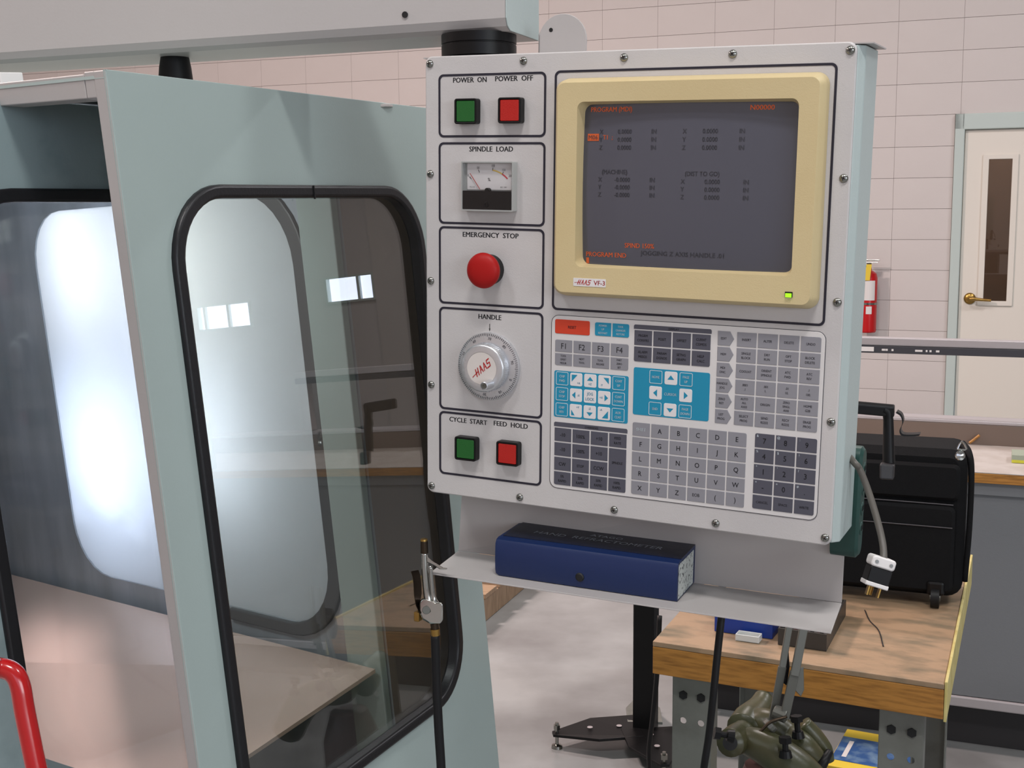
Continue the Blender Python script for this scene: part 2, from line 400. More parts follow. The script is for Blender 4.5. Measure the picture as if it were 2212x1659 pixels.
# corridor behind the door glass
f = MB(); wall_box(f, -.2, 1.6, 0, 2.6, 1.5, 1.6); wall_box(f, -.3, -.2, 0, 2.6, .22, 1.6); wall_box(f, 1.6, 1.7, 0, 2.6, .22, 1.6)
f.build('wall_corridor', mat('corridor_tan', (196, 176, 160), .6), kind='structure')
f = MB()
for i in range(3): wall_box(f, .62 + .055 * i, .65 + .055 * i, .0, 2.3, 1.40, 1.44)
tag(f.build('hanging_rail', m_doorpaint), 'pale vertical rails seen through the narrow glass of the door', 'rail')
area_lamp('corridor_light', tuple(wf(.6, 2.5, .8)), tuple(wf(.6, 0, .8)), .6, .6, 9, (1, .9, .8))
# daylight windows in the same wall (seen mirrored in the machine's side window)
for i, (a0, a1, b0, b1) in enumerate(WINS):
    f = MB(); t = .018
    f.ring([(a1, b1), (a0, b1), (a0, b0), (a1, b0)], [(a1 - t, b1 - t), (a0 + t, b1 - t), (a0 + t, b0 + t), (a1 - t, b0 + t)], wf, -.01, .05)
    n = 2 if i == 0 else 3
    for k in range(1, n): 
        x = a0 + (a1 - a0) * (.33 if i == 0 else (.42 if k == 1 else .86)); wall_box(f, x - .014, x + .014, b0, b1, 0, .03)
    wn_ = f.build('window_%d' % (i + 1), m_frameteal, kind='structure')
    f = MB(); wall_box(f, a0, a1, b0, b1, .04, .05); f.build('pane', m_sky, wn_)

f = MB(); wall_box(f, 1.6, 6.4, 1.4, 3.2, -12.995, -12.97); f3 = f.build('window_3', m_frameteal, kind='structure')
for k in range(4):
    f = MB(); wall_box(f, 1.68 + 1.18 * k, 2.78 + 1.18 * k, 1.48, 3.12, -12.968, -12.96); f.build('pane', mat('daylight_dim', (220, 230, 255), .5, emit=1.5) if k == 0 else bpy.data.materials['daylight_dim'], f3)
# ceiling light fixtures
fx0 = None
for i, (x, y, p_, c_) in enumerate(LAMPS):
    nm = ['nearest the control panel', 'left behind the camera', 'right of the camera', 'over the machine, warm toned', 'over the pallet', 'right, near the door wall', 'far left, warm toned'][i]
    t = thing('ceiling_light', 'long metal ceiling light hung %s' % nm, 'ceiling light', (x, y, 4.64), group='hall ceiling lights')
    if fx0 is None:
        f = MB(); f.loft([[(a * .52, b * .22, -.005) for a, b in ((-1, -1), (1, -1), (1, 1), (-1, 1))], [(a * .4, b * .1, .12) for a, b in ((-1, -1), (1, -1), (1, 1), (-1, 1))]], cap=(False, True))
        f.v = [tuple(np.array(v) + np.array([x, y, 4.64])) for v in f.v]; fx0 = f.build('housing', m_railgrey, t)
        f = MB()
        for s_ in (-.35, .35): f.cyl((x + s_, y, 4.76), (x + s_, y, 5.0), .006, n=8)
        fx1 = f.build('hanger', m_steel, t)
    else:
        inst(fx0, t, Matrix.Identity(4)); inst(fx1, t, Matrix.Identity(4))

# ------------------------------------------------------------------ milling machine enclosure
c2w = lambda v: M @ np.array(v, float)
DM = -c2w(nz((1394, 16170, 2700))); SD = c2w(nz((1314, -416, 2700))); HD = c2w(nz((-3376, -410, 2700))); LD = c2w(nz((1944, -395, 2700)))
P0 = at(231, 170, 1.2)
SN = nz(np.cross(SD, DM)); HN = nz(np.cross(HD, DM)); LN = nz(np.cross(LD, DM))
if SN @ (O - P0) > 0: SN = -SN
if HN @ (O - P0) > 0: HN = -HN
if LN @ (O - P0) > 0: LN = -LN                                        # normals point into the machine
PL = np.array([-.542, 1.355, 1.635])
def sf(a, b, c): return P0 + SD * a + DM * b + SN * c
def hf(a, b, c): return P0 + HD * a + DM * b + HN * c
def lf(a, b, c): return PL + LD * a + DM * b + LN * c
mach = thing('milling_machine', 'pale teal milling machine enclosure with rounded black-edged windows and red door handle', 'machine', (-.45, 1.6, 0))
WX, WZ, WWD, WHT = .315, -.468, .516, .736
mb = MB(); BOT = -1.62
mb.ring(rect_match(.3285, (.009 + BOT) / 2, .657, .009 - BOT), rr(WX, WZ, WWD - .02, WHT - .02, .078), sf, 0, .004)
mb.build('side_panel', m_teal, mach, bevel=.0008, smooth=False)
mb = MB(); mb.ring(rr(WX, WZ, WWD, WHT, .088, 10), rr(WX, WZ, WWD - .032, WHT - .03, .073, 10), sf, -.007, .012)
gk = mb.build('window_gasket', m_gasket, mach, bevel=.004, smooth='auto', seg=3)
mb = MB(); mb.box((WX, WZ + WHT / 2 - .009, -.0072), (.0012, .016, .002), sf); mb.build('gasket_joint', m_dark, gk)
mb = MB(); slab(mb, rr(WX, WZ, WWD - .022, WHT - .022, .078), sf, .009, .011); mb.build('window_pane', m_glass, mach)
# corner frame, header and its end
def hs(a, b, c): return P0 + HD * a + DM * b + SD * c + SN * .0005 * (1 if c else 0)
mb = MB(); mb.hexa([hs(.0002, BOT, -.0004), hs(.0205, BOT, -.0004), hs(.0205, BOT, .03), hs(.0045, BOT, .03)], [hs(.0002, .0085, -.0004), hs(.0205, .0085, -.0004), hs(.0205, .0085, .03), hs(.0045, .0085, .03)])
mb.build('corner_post', m_cream, mach, bevel=.0012)
mb = MB(); mb.hexa([hs(.0208, -.017, 0), hs(.0375, -.017, 0), hs(.0375, -.017, .03), hs(.0208, -.017, .03)], [hs(.0208, .0085, 0), hs(.0375, .0085, 0), hs(.0375, .0085, .03), hs(.0208, .0085, .03)])
mb.build('header_block', m_cream, mach, bevel=.001)
mb = MB(); mb.hexa([hs(.0385, -.017, 0), hs(1.0, -.017, 0), hs(1.0, -.017, .03), hs(.0385, -.017, .03)], [hs(.0385, .0065, 0), hs(1.0, .0065, 0), hs(1.0, .0065, .03), hs(.0385, .0065, .03)])
mb.build('header', m_cream, mach, bevel=.001)
mb = MB(); q_ = [hs(.021, -.0085, .031), hs(.34, -.0085, .031), PL + LD * .20 + HD * .2 + DM * -.0085, PL + LD * .22 + DM * -.0085]
mb.hexa(q_, [p + DM * .006 for p in q_]); mb.build('header_gap_shade', m_dark, mach)  # dark plate standing in for the shade in the gap below the header
# sliding door with its window and red handle
mb = MB(); DX, DZc, DW, DH = .028, -.474, .235, .736
mb.ring(rect_match(.0, (-.010 + BOT) / 2, .29, -.010 - BOT), rr(.03, DZc, .235 - .015, .736 - .02, .07), lf, 0, .004)
mb = MB(); mb.ring(rect_match(.0, (-.010 - 1.55) / 2, .30, 1.54), rr(.175, -.474, .515 - .02, .736 - .02, .07), lf, 0, .004) if False else None
mb = MB()
x0, x1, zt, zb = -.16, .15, -.010, -1.55
ol = [(x1, zt)] + [(x0, zt), (x0, zb)] + [(x1, zb)]
inn = [p for p in rr(.18, -.474, .50, .716, .075) ]
# left part of a rounded opening: left corners rounded, right side cut by the leaf edge strip
def half_open(xl, xr, ztop, zbot, r, n=8):
    pts = [(xr, ztop)]
    for i in range(n + 1):
        a = math.radians(90 + 90 * i / n); pts.append((xl + r + r * math.cos(a), ztop - r + r * math.sin(a)))
    for i in range(n + 1):
        a = math.radians(180 + 90 * i / n); pts.append((xl + r + r * math.cos(a), zbot + r + r * math.sin(a)))
    pts.append((xr, zbot)); return pts
def outer_for(xl, xr, zt_, zb_, n=8): return [(xr, zt_)] + [(xl, zt_)] * (n + 1) + [(xl, zb_)] * (n + 1) + [(xr, zb_)]
mb.ring(outer_for(x0, x1, zt, zb), half_open(-.083, x1 - .004, -.112, -.838, .078), lf, 0, .004)
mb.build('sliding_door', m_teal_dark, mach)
mb = MB(); mb.ring(half_open(-.090, x1 + .001, -.104, -.846, .086), half_open(-.073, x1 - .012, -.119, -.83, .071), lf, -.006, .012)
mb.build('door_gasket', m_gasket, mach, bevel=.0035, smooth='auto', seg=3)
mb = MB(); pts = half_open(-.083, x1 - .004, -.112, -.838, .078); mb.loft([[lf(a, b, .009) for a, b in pts], [lf(a, b, .0115) for a, b in pts]])
mb.build('door_pane', m_glass2, mach)
mb = MB(); hp = [(-70, 1452), (-35, 1446), (0, 1443), (28, 1453), (43, 1480), (54, 1540), (75, 1643), (95, 1740), (98, 1790), (70, 1820)]
mb.tube([at(*hp[0], 1.30)] + [at(x, y, 1.2) for x, y in hp[1:-1]] + [at(*hp[-1], 1.3)], .0098, 16)
mb.build('door_handle', m_handle, mach, smooth=True, label='glossy red bent tube handle')
# roof, rear and inside walls: the rear wall with its own rounded window runs parallel to the header
IX = nz(-HD - (-HD @ DM) * DM); INn = nz(np.cross(IX, DM)); INn = INn if INn[1] > 0 else -INn
IQ = at(392, 860, 2.10)
def inf(a, b, c): return IP + IX * a + DM * b + INn * c
IP = IQ
def inpl(px, py):
    p = onp(px, py, IQ, INn) - IQ; return p @ IX, p @ DM
iL = (inpl(95, 560)[0] + inpl(120, 890)[0] + inpl(138, 1160)[0]) / 3; iR = (inpl(640, 560)[0] + inpl(668, 800)[0]) / 2
iT = (inpl(250, 430)[1] + inpl(520, 422)[1]) / 2; iB = inpl(290, 1265)[1]
IP = IQ + IX * (iL + iR) / 2 + DM * (iT + iB) / 2; IW, IH = iR - iL, iT - iB
topm = (P0 - IP) @ DM - .004; eR = (onp(762, 700, IQ, INn) - IP) @ IX
C1 = P0 + SD * .655; C2 = inf(eR, topm, 0); C4 = P0 + HD * 1.0; C3 = inf(eR - 1.6, topm, 0)
R1 = np.array([-.15, 2.20, P0[2]]); R2 = R1 + HD * 1.75; R2[2] = P0[2]
ROOT = [P0 + DM * .004, P0 + SD * .657 + DM * .004, R1, R2, P0 + HD * 1.0 + DM * .002]
mb = MB(); mb.loft([[p + DM * -.003 + SN * .003 for p in ROOT], [p for p in ROOT]]); roof = mb.build('roof', m_teal, mach)
def wallq(a, b, top, bot, t=.003):
    n = nz(np.cross(b - a, DM)) * t
    m_ = MB(); m_.hexa([a + DM * bot, b + DM * bot, b + DM * bot + n, a + DM * bot + n], [a + DM * top, b + DM * top, b + DM * top + n, a + DM * top + n]); return m_
wallq(C1, C2, -.002, BOT).build('inner_end_wall', m_stainless2, mach)
wallq(C4, C3, -.002, BOT).build('inner_left_wall', m_stainless2, mach)
wallq(C1 + np.array([-.003, .006, 0]), R1, 0, BOT).build('rear_end_panel', m_teal, mach)
wallq(R1, R2, 0, BOT).build('rear_panel', m_teal, mach)
wl, wr = eR - 1.6, eR
mb = MB(); mb.ring(rect_match((wl + wr) / 2, (topm + topm - 1.6) / 2, wr - wl, 1.6), rr(.0, 0, IW - .01, IH - .01, .10), inf, 0, .004)
mb.build('inner_rear_wall', m_stainless, mach)
mb = MB()
def right_half(w, h, r, n=8):
    P_ = [(.10, h / 2)] + [(w / 2 - r + r * math.cos(math.radians(90 - 90 * i / n)), h / 2 - r + r * math.sin(math.radians(90 - 90 * i / n))) for i in range(n + 1)]
    return P_ + [(a, -b) for a, b in P_[::-1]]
og, ig = right_half(IW + .050, IH + .034, .13), right_half(IW - .008, IH - .008, .11)
mb.loft([[inf(*o_, -.006), inf(*o_, .010), inf(*i_, .010), inf(*i_, -.006)] for o_, i_ in zip(og, ig)]); mb.build('inner_gasket', mat('inner_gasket_grey', (70, 72, 74), .5), mach, bevel=.003)
mb = MB(); slab(mb, rr(0, 0, IW - .01, IH - .01, .10), inf, .003, .006); mb.build('inner_pane', m_pane, mach)
mb = MB(); x_ = IW / 2 + .028; mb.hexa([inf(x_, topm - 1.5, -.014), inf(eR - .004, topm - 1.5, -.014), inf(eR - .004, topm - 1.5, -.001), inf(x_, topm - 1.5, -.001)], [inf(x_, topm - .02, -.014), inf(eR - .004, topm - .02, -.014), inf(eR - .004, topm - .02, -.001), inf(x_, topm - .02, -.001)])
mb.build('inner_door_post', m_teal, mach, bevel=.002)
zt0 = -IH / 2 - .05
q = [inf(eR - .01, zt0 + .02, -.02), inf(eR - 1.5, zt0 + .02, -.02), inf(eR - 1.5, zt0 - .10, -.40), inf(eR - .14, zt0 - .10, -.30)]
mb = MB(); mb.hexa([p + DM * -.006 for p in q], q); mb.build('chip_tray', mat('tray_stainless', (196, 172, 160), .34, .35, bump=(30, .15)), mach)
q2 = [q[3], q[2], q[2] + DM * -.5 - INn * .02, q[3] + DM * -.5 - INn * .02]
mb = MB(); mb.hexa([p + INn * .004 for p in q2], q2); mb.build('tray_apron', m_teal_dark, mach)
# bolts and washer on the roof, small box at its far left
for i, (px, py) in enumerate([(265, 160), (512, 184), (722, 206), (880, 222)]):
    s_ = (onp(px, py, P0, SN) - P0) @ SD; p = P0 + SD * s_ + SN * .022 + DM * .004
    mb = MB(); mb.cyl(p, p + DM * .006, .006, .0045, 6); mb.build('bolt', m_steel, mach)
p = P0 + SD * .515 + SN * .03 + DM * .004; mb = MB(); mb.lathe(p, DM, [(0, .034), (.003, .034), (.007, .022)], 28); mb.build('cap_disc', m_cream, mach)
p = onp(8, 178, P0 + HN * .05, HN); mb = MB(); mb.box((0, 0, 0), (.030, .03, .014), lambda a, b, c: p + HD * a + HN * b + DM * c); mb.box((-.0168, 0, .001), (.0032, .028, .018), lambda a, b, c: p + HD * a + HN * b + DM * c, 1)
mb.build('roof_switch_box', [m_black, m_white], mach, bevel=.001)

# ------------------------------------------------------------------ overhead support arm
arm = thing('support_arm', 'thick grey overhead boom carrying the control panel on a black swivel', 'boom', (-.004, 1.338, 1.69))
BZ = 1.69; E0 = np.array([-.004, 1.338, 0]); BL = 1.6; BT = .098
def af(a, b, c): return E0 - WD * a + WN * b + np.array([0, 0, BZ + c])   # a to the left, b away, c up
prof = [(0, .012), (.004, .004), (.012, 0), (BT, 0), (BT, .16), (0, .16)]
mb = MB(); mb.loft([[af(0, b, c) for b, c in prof], [af(BL, b, c) for b, c in prof]]); mb.build('boom_tube', m_cream, arm, smooth=False)
mb = MB(); mb.loft([[af(-.0016, b, c) for b, c in prof], [af(-.0002, b, c) for b, c in prof]]); mb.build('end_cap', m_box, arm, bevel=.0005)
hole = af(.115, -.0004, .022)
mb = MB(); mb.cyl(hole, hole - WN * .0012, .0034, n=12); mb.build('plug_hole', m_dark, arm)
# swivel under the boom
PC = np.array([.1099, 1.2754, 1.4213]); PX = nz((.8991, -.4368, -.0300)); PU = np.array([.0151, -.0376, .9992]); PU = nz(PU - (PU @ PX) * PX); PB = np.cross(PU, PX)
def pf(a, b, c): return PC + PX * a + PU * b + PB * c                  # a right, b up, c back: the control panel's own axes
def pan(px, py, t=0.):
    q_ = onp(px, py, PC + PB * t, PB) - PC; return q_ @ PX, q_ @ PU
sc = pf(-.183, .239, .042)
mb = MB(); mb.lathe(sc, (0, 0, 1), [(0, .0405), (.012, .0405), (.0125, .0395), (.0135, .0395), (.014, .0405), (1.6905 - sc[2], .0405)], 40); mb.build('swivel', m_black, arm, smooth='auto')
bc = np.array([-.405, 1.5, 0]); bc = af(.449, .05, 0)
zt_ = BZ + .001
mb = MB(); mb.lathe(bc - np.array([0, 0, .0]), (0, 0, -1), [(-.002, .0165), (.012, .019), (.03, .0208), (.045, .0215), (.052, .0215)], 28); mb.build('pivot_boot', m_rubber, arm, smooth='auto')

# ------------------------------------------------------------------ control panel
cp = thing('control_panel', 'grey machine control panel with monitor, keypad and buttons, hanging from the boom', 'control panel', tuple(pf(0, -.2385, .035)), (PX, PB, PU))
mb = MB(); slab(mb, rr(0, 0, .452, .477, .008), pf, 0, .003, .0012); mb.build('face_plate', m_panel, cp)
mb = MB(); mb.hexa([pf(-.222, -.236, .0032), pf(.2275, -.236, .0032), pf(.2335, -.236, .012), pf(-.228, -.236, .012)], [pf(-.222, .236, .0032), pf(.2275, .236, .0032), pf(.2335, .236, .012), pf(-.228, .236, .012)])
mb = MB(); pr = [(-.224, .0032), (.2262, .0032), (.2325, .010), (.2325, .070), (-.228, .070), (-.228, .010)]
mb.loft([[pf(a, -.236, c) for a, c in pr], [pf(a, .236, c) for a, c in pr]]); mb.build('enclosure', m_box, cp, bevel=.0012)
mb = MB(); mb.box((.005, .2372, .036), (.47, .0012, .066), pf); mb.build('top_lid', m_cream, cp)
# half-round bracket on top
mb = MB(); ol = [(-.062, .2385)] + [(-.089 + .0275 * math.cos(math.radians(a)), .2545 + .0275 * math.sin(math.radians(a))) for a in range(0, 150, 12)] + [(-.1165, .262), (-.1165, .2385)]
mb.loft([[pf(a, b, .050) for a, b in ol], [pf(a, b, .0525) for a, b in ol]]); mb.box((-.1155, .250, .056), (.002, .023, .012), pf)
br = mb.build('bracket_tab', m_cream, cp, bevel=.0004)
mb = MB(); mb.cyl(pf(-.102, .266, .0502), pf(-.102, .266, .0496), .0022, n=10); mb.build('bracket_hole', m_dark, br)
# screws
def make_screw():
    s = MB(); z = np.array([0, 0, 0.]); s.lathe((0, 0, 0), (0, -1, 0), [(0, .0042), (.0008, .0041), (.002, .0030), (.0026, .0014), (.0027, .0001)], 16)
    s.box((0, -.0026, 0), (.0038, .0006, .0008), mi=1); s.box((0, -.0026, 0), (.0008, .0006, .0038), mi=1); return s
sm = None
for i in range(5):
    for j in range(5):
        if 0 < i < 4 and 0 < j < 4: continue
        a, b = (i - 2) * .11, (j - 2) * .1154
        root = world(cp).inverted() @ Matrix.Translation(Vector(pf(a, b, 0)))
        loc = root.to_translation()
        L = Matrix.Translation(loc) @ Matrix.Rotation(random.uniform(0, 1.5), 4, 'Y')
        if sm is None:
            sm = make_screw().build('screw', [m_steel, m_dark], None, smooth='auto'); sm.parent = cp; sm.matrix_basis = L
        else: inst(sm, cp, L)
# printed frames
LW = .0023
for (x0_, x1_, z0_, z1_) in [(-.2097, -.0840, .1540, .2196), (-.2097, -.0840, .0625, .1490), (-.2097, -.0840, -.0240, .0600), (-.2097, -.0842, -.1415, -.0275), (-.2100, -.0845, -.2155, -.1437), (-.0746, .2095, -.0236, .2202)]:
    mb = MB(); mb.ring(rr((x0_ + x1_) / 2, (z0_ + z1_) / 2, x1_ - x0_, z1_ - z0_, .006), rr((x0_ + x1_) / 2, (z0_ + z1_) / 2, x1_ - x0_ - 2 * LW, z1_ - z0_ - 2 * LW, .0042), pf, -.0004, .0001)
    mb.build('section_border', m_blackline, cp)
mb = MB()
for tx, x, z, tw in [('POWER  ON', -.1722, .2133, .0395), ('POWER  OFF', -.1207, .2137, .0430), ('SPINDLE  LOAD', -.1469, .1420, .0512), ('EMERGENCY  STOP', -.1472, .0520, .0662), ('HANDLE', -.1474, -.0355, .0273), ('CYCLE  START', -.1737, -.1520, .0466), ('FEED  HOLD', -.1216, -.1513, .0406)]:
    mb = MB(); mb.text(tx, pf, x, z, 0, .0076, bold=.022, width=tw); mb.build('section_lettering', m_ink, cp)
mb = MB(); mb.box((-.1475, -.0467, -.0002), (.0006, .0075, .0002), pf); mb.add([pf(-.1484, -.0480, -.0003), pf(-.1466, -.0480, -.0003), pf(-.1475, -.0512, -.0003)], [(0, 1, 2)])
mb.build('printed_arrow', m_ink, cp)
# square push buttons
for (x, z, ml, lb) in [(-.1725, .1807, m_green, 'green square lens'), (-.1213, .1810, m_red, 'red square lens'), (-.1725, -.1817, m_green, 'green square lens'), (-.1213, -.1817, m_red, 'red square lens')]:
    mb = MB(); mb.ring(rr(x, z, .0262, .0262, .0025, 3), rr(x, z, .0222, .0222, .001, 3), pf, -.0098, 0); slab(mb, rr(x, z, .0235, .0235, .001, 3), pf, -.0070, 0)
    b_ = mb.build('push_button', m_black, cp, bevel=.0005)
    mb = MB(); slab(mb, rr(x, z, .0214, .0214, .001, 3), pf, -.0094, -.0071, .0004); mb.build('button_lens', ml, b_, label=lb)
# load meter
mb = MB(); mb.ring(rr(-.1465, .1033, .0610, .0515, .001, 3), rr(-.1465, .1033, .0580, .0485, .0006, 3), pf, -.0105, 0); slab(mb, rr(-.1465, .1033, .0585, .049, .0005, 3), pf, -.004, 0)
mt = mb.build('load_meter', mat('meter_body', (176, 178, 176), .25), cp)
mb = MB(); slab(mb, rr(-.1465, .1135, .0520, .0275, .001, 3), pf, -.0048, -.0042); mb.build('dial_face', m_kwhite, mt)
mb = MB(); ccx, ccz, R0 = -.1465, .0905, .0300
def arc(a0, a1, r0, r1, mi, n=10):
    aa = [math.radians(90 - (a0 + (a1 - a0) * i / n)) for i in range(n + 1)]
    mb.loft([[pf(ccx + r * math.cos(t), ccz + r * math.sin(t), -.0050) for t in aa for r in ()] or [pf(ccx + r0 * math.cos(t), ccz + r0 * math.sin(t), -.0051) for t in aa] + [pf(ccx + r1 * math.cos(t), ccz + r1 * math.sin(t), -.0051) for t in aa[::-1]],
             [pf(ccx + r0 * math.cos(t), ccz + r0 * math.sin(t), -.0049) for t in aa] + [pf(ccx + r1 * math.cos(t), ccz + r1 * math.sin(t), -.0049) for t in aa[::-1]]], mi)
arc(8, 31, .0292, .0305, 1); arc(31, 46, .0292, .0305, 2)
for t in (-46, -23, 8, 31):
    arc(t - .5, t + .5, .0292, .0325, 0, 1)
for tx, t in (('0', -46), ('50', -22), ('100', 8), ('150', 30), ('200', 46)):
    mb.text(tx, pf, ccx + .0345 * math.sin(math.radians(t)), ccz + .0345 * math.cos(math.radians(t)), -.0049, .0036, sx=.8)
mb.text('%', pf, ccx, .1105, -.0049, .0048); mb.text('CL 2.5', pf, -.1665, .1025, -.0049, .0022); mb.text('DC 10V', pf, -.1295, .1025, -.0049, .0022)
mb.build('dial_scale', [m_kink2, mat('scale_yellow', (226, 190, 90), .5), mat('scale_red', (206, 60, 70), .5)], mt)
mb = MB(); a_, b_ = np.array(pf(-.1568, .1002, -.0062)), np.array(pf(-.1685, .1165, -.0062)); mb.cyl(a_, b_, .00035, n=6); mb.build('needle', m_red, mt)
mb = MB(); slab(mb, rr(-.1465, .0888, .0572, .0195, .0006, 3), pf, -.0102, -.0042); mb.cyl(pf(-.1465, .0992, -.0104), pf(-.1465, .0992, -.0044), .0025, n=12)
bm = mb.build('meter_mask', m_black, mt)
mb = MB(); mb.lathe(pf(-.1465, .0845, -.0102), -PB, [(0, .0030), (.0008, .0026), (.0008, .0016), (.0002, .0014)], 16); mb.build('zero_screw', m_black, mt)
mb = MB(); slab(mb, rr(-.1465, .1033, .0600, .0505, .001, 3), pf, -.0112, -.0106, .0003); mb.build('clear_cover', m_meterglass, mt)
# emergency stop
c_ = pf(-.147, .0155, 0)
mb = MB(); mb.lathe(c_, -PB, [(0, .0162), (.011, .0160), (.013, .0120), (.016, .0110)], 32); es = mb.build('emergency_stop', m_black, cp, smooth='auto', label='black collar of the emergency stop')
mb = MB(); mb.lathe(c_, -PB, [(.0125, .0150), (.0135, .0183), (.0165, .0190), (.0195, .0182), (.0222, .0150), (.0238, .0100), (.0246, .0045), (.0248, .0002)], 40); mb.build('mushroom_head', m_estop, es, smooth=True, label='red mushroom head')
# hand wheel
c_ = pf(-.1475, -.0889, 0)
mb = MB(); mb.lathe(c_, -PB, [(0, .0368), (.0030, .0370), (.0042, .0364), (.0064, .0290), (.0066, .0262)], 64); jw = mb.build('jog_wheel', m_alu, cp, smooth='auto', label='silver graduated hand wheel ring')
mb = MB()
for k in range(100):
    t = 2 * PI * k / 100; r0 = .0338 if k % 5 else .0330
    ca, sa = math.cos(t), math.sin(t); w_ = .00028
    y0_ = -.00445; y1_ = -.0052
    q_ = [(r0, -w_, -.0056 + (r0 - .033) * .3), (r0, w_, -.0056 + (r0 - .033) * .3), (.0361, w_, -.0044), (.0361, -w_, -.0044)]
    mb.add([pf(-.1475 + r * ca - w * sa, -.0889 + r * sa + w * ca, y - .00015) for r, w, y in q_], [(0, 1, 2, 3)])
for k in range(10):
    t = 2 * PI * k / 10 + .22
    vs, fs = glyphs(str((9 - k) * 10 % 100 or 0)); 
    if vs:
        xm = (min(v[0] for v in vs) + max(v[0] for v in vs)) / 2
        def q2(v):
            lx, lz = (v[0] - xm) * .0042, (v[1] - .35) * .0042 + .0308
            return pf(-.1475 + lx * math.sin(t) + lz * math.cos(t), -.0889 - lx * math.cos(t) + lz * math.sin(t), -.0067 + (lz - .0285) * .2)
        mb.add([q2(v) for v in vs], fs)
mb.build('wheel_graduations', m_kink2, jw)
mb = MB(); mb.lathe(c_, -PB, [(.006, .0262), (.0165, .0262), (.0182, .0255), (.0192, .0240), (.0192, .0178), (.0186, .0176)], 64); hub = mb.build('wheel_hub', m_alu, jw, smooth='auto')
mb = MB()
for k in range(72):
    t = 2 * PI * k / 72; mb.box((0, 0, 0), (.0010, .0012, .0085), lambda a, b, c, t=t: pf(-.1475 + (.0264 + a * .6) * math.cos(t) - b * math.sin(t) * .6, -.0889 + (.0264 + a * .6) * math.sin(t) + b * math.cos(t) * .6, -.0115 + c))
mb.build('knurling', m_alu, jw)
mb = MB(); mb.cyl(pf(-.1475, -.0889, -.0184), pf(-.1475, -.0889, -.0190), .0176, n=40); mb.build('wheel_disc', m_disc, jw)
def logo(mb, fr, ox, oz, y, s, ang, mi=0):                             # slanted red maker's name with a long lead-in bar
    ca, sa = math.cos(ang), math.sin(ang)
    T = lambda x, z: (ox + ((x + .42 * z) * ca - z * sa) * s, oz + ((x + .42 * z) * sa + z * ca) * s)
    def st(x0, z0, x1, z1, w=.13):
        dx, dz = x1 - x0, z1 - z0; L = math.hypot(dx, dz); nx, nz_ = -dz / L * w / 2, dx / L * w / 2
        mb.add([fr(*T(x0 + nx, z0 + nz_), y), fr(*T(x1 + nx, z1 + nz_), y), fr(*T(x1 - nx, z1 - nz_), y), fr(*T(x0 - nx, z0 - nz_), y)], [(0, 1, 2, 3)], mi)
    st(-2.55, -.12, -1.55, -.02, .1)
    st(-1.75, -.5, -1.75, .5, .16); st(-1.35, -.5, -1.35, .5, .16); st(-1.75, 0, -1.35, 0)
    st(-1.0, -.5, -.85, .5); st(-.85, .5, -.5, -.5, .14); st(-.92, -.1, -.62, -.1, .1)
    st(-.3, -.5, -.15, .5); st(-.15, .5, .2, -.5, .14); st(-.22, -.1, .08, -.1, .1)
    st(.9, .46, .4, .46, .16); st(.4, .5, .4, 0, .14); st(.4, .02, .85, .02, .14); st(.85, .05, .85, -.5, .14); st(.85, -.45, .3, -.45, .16)
mb = MB(); logo(mb, pf, -.1432, -.0856, -.0193, .0078, math.radians(40)); mb.build('wheel_logo', m_brandred, jw)
kc = (-.1372, -.1048)
mb = MB(); mb.lathe(pf(kc[0], kc[1], -.018), -PB, [(0, .0052), (.012, .0046), (.0155, .0044), (.0160, .0036), (.0150, .0032), (.0150, .0005)], 24); kk = mb.build('crank_knob', m_alu, jw, smooth='auto')
mb = MB(); mb.lathe(pf(kc[0], kc[1], -.0330), -PB, [(0, .0030), (.0008, .0028), (.0008, .0014), (.0003, .0012)], 16); mb.build('crank_screw', m_greysteel, jw)
# monitor
bz = MB(); bx, bzc, bw, bh = .0672, .1022, .2680, .2160
N = 8
o_b = rr(bx, bzc, bw + .004, bh + .004, .012, N); o_f = rr(bx, bzc, bw - .001, bh - .002, .010, N); o_c = rr(bx, bzc, bw - .007, bh - .007, .008, N)
i_f = rr(.0687, .1060, .2215, .1640, .007, N); i_b = rr(.0690, .1060, .2170, .1600, .008, N); i_c = rr(.0690, .1060, .2160, .1590, .008, N)
bz.loft([[pf(a, b, -.0003) for a, b in o_b], [pf(a, b, -.0145) for a, b in o_f], [pf(a, b, -.018) for a, b in o_c], [pf(a, b, -.0175) for a, b in i_f], [pf(a, b, -.0075) for a, b in i_b], [pf(a, b, -.0003) for a, b in i_c]], cap=(False, False))
mon = bz.build('monitor_bezel', m_beige, cp, smooth='auto', bevel=0)
sm_ = MB(); nx, nzz = 16, 12; vs = []; fs = []
def scr_y(u, v): return -.0030 - .0055 * (1 - u * u) * 1.0 - .0035 * (1 - v * v) + .0005
for j in range(nzz + 1):
    for i in range(nx + 1):
        u, v = -1 + 2 * i / nx, -1 + 2 * j / nzz; vs.append(pf(.0690 + u * .1090, .1060 + v * .0805, scr_y(u, v)))
for j in range(nzz):
    for i in range(nx): k = j * (nx + 1) + i; fs.append((k, k + 1, k + nx + 2, k + nx + 1))
sm_.add(vs, fs); scr = sm_.build('screen', m_screen, mon, smooth=True)
def sfz(a, b, c):                                                      # print that follows the curved tube face
    u, v = (a - .0690) / .1090, (b - .1060) / .0805; return pf(a, b, scr_y(u, v) + c)
def scr_text(mb, tx, x, z, size, mi=0, sx=.9):
    mb.text(tx, sfz, x, z, 0, size, 'l', mi, sx, .014, .0003)
mb = MB()
AL_ = 'dim orange lettering glowing on the screen'
def amber(tx, x, z, size, sx=.9):
    mb = MB(); scr_text(mb, tx, x, z, size, sx=sx); mb.build('screen_line', m_amber, mon, label=AL_)
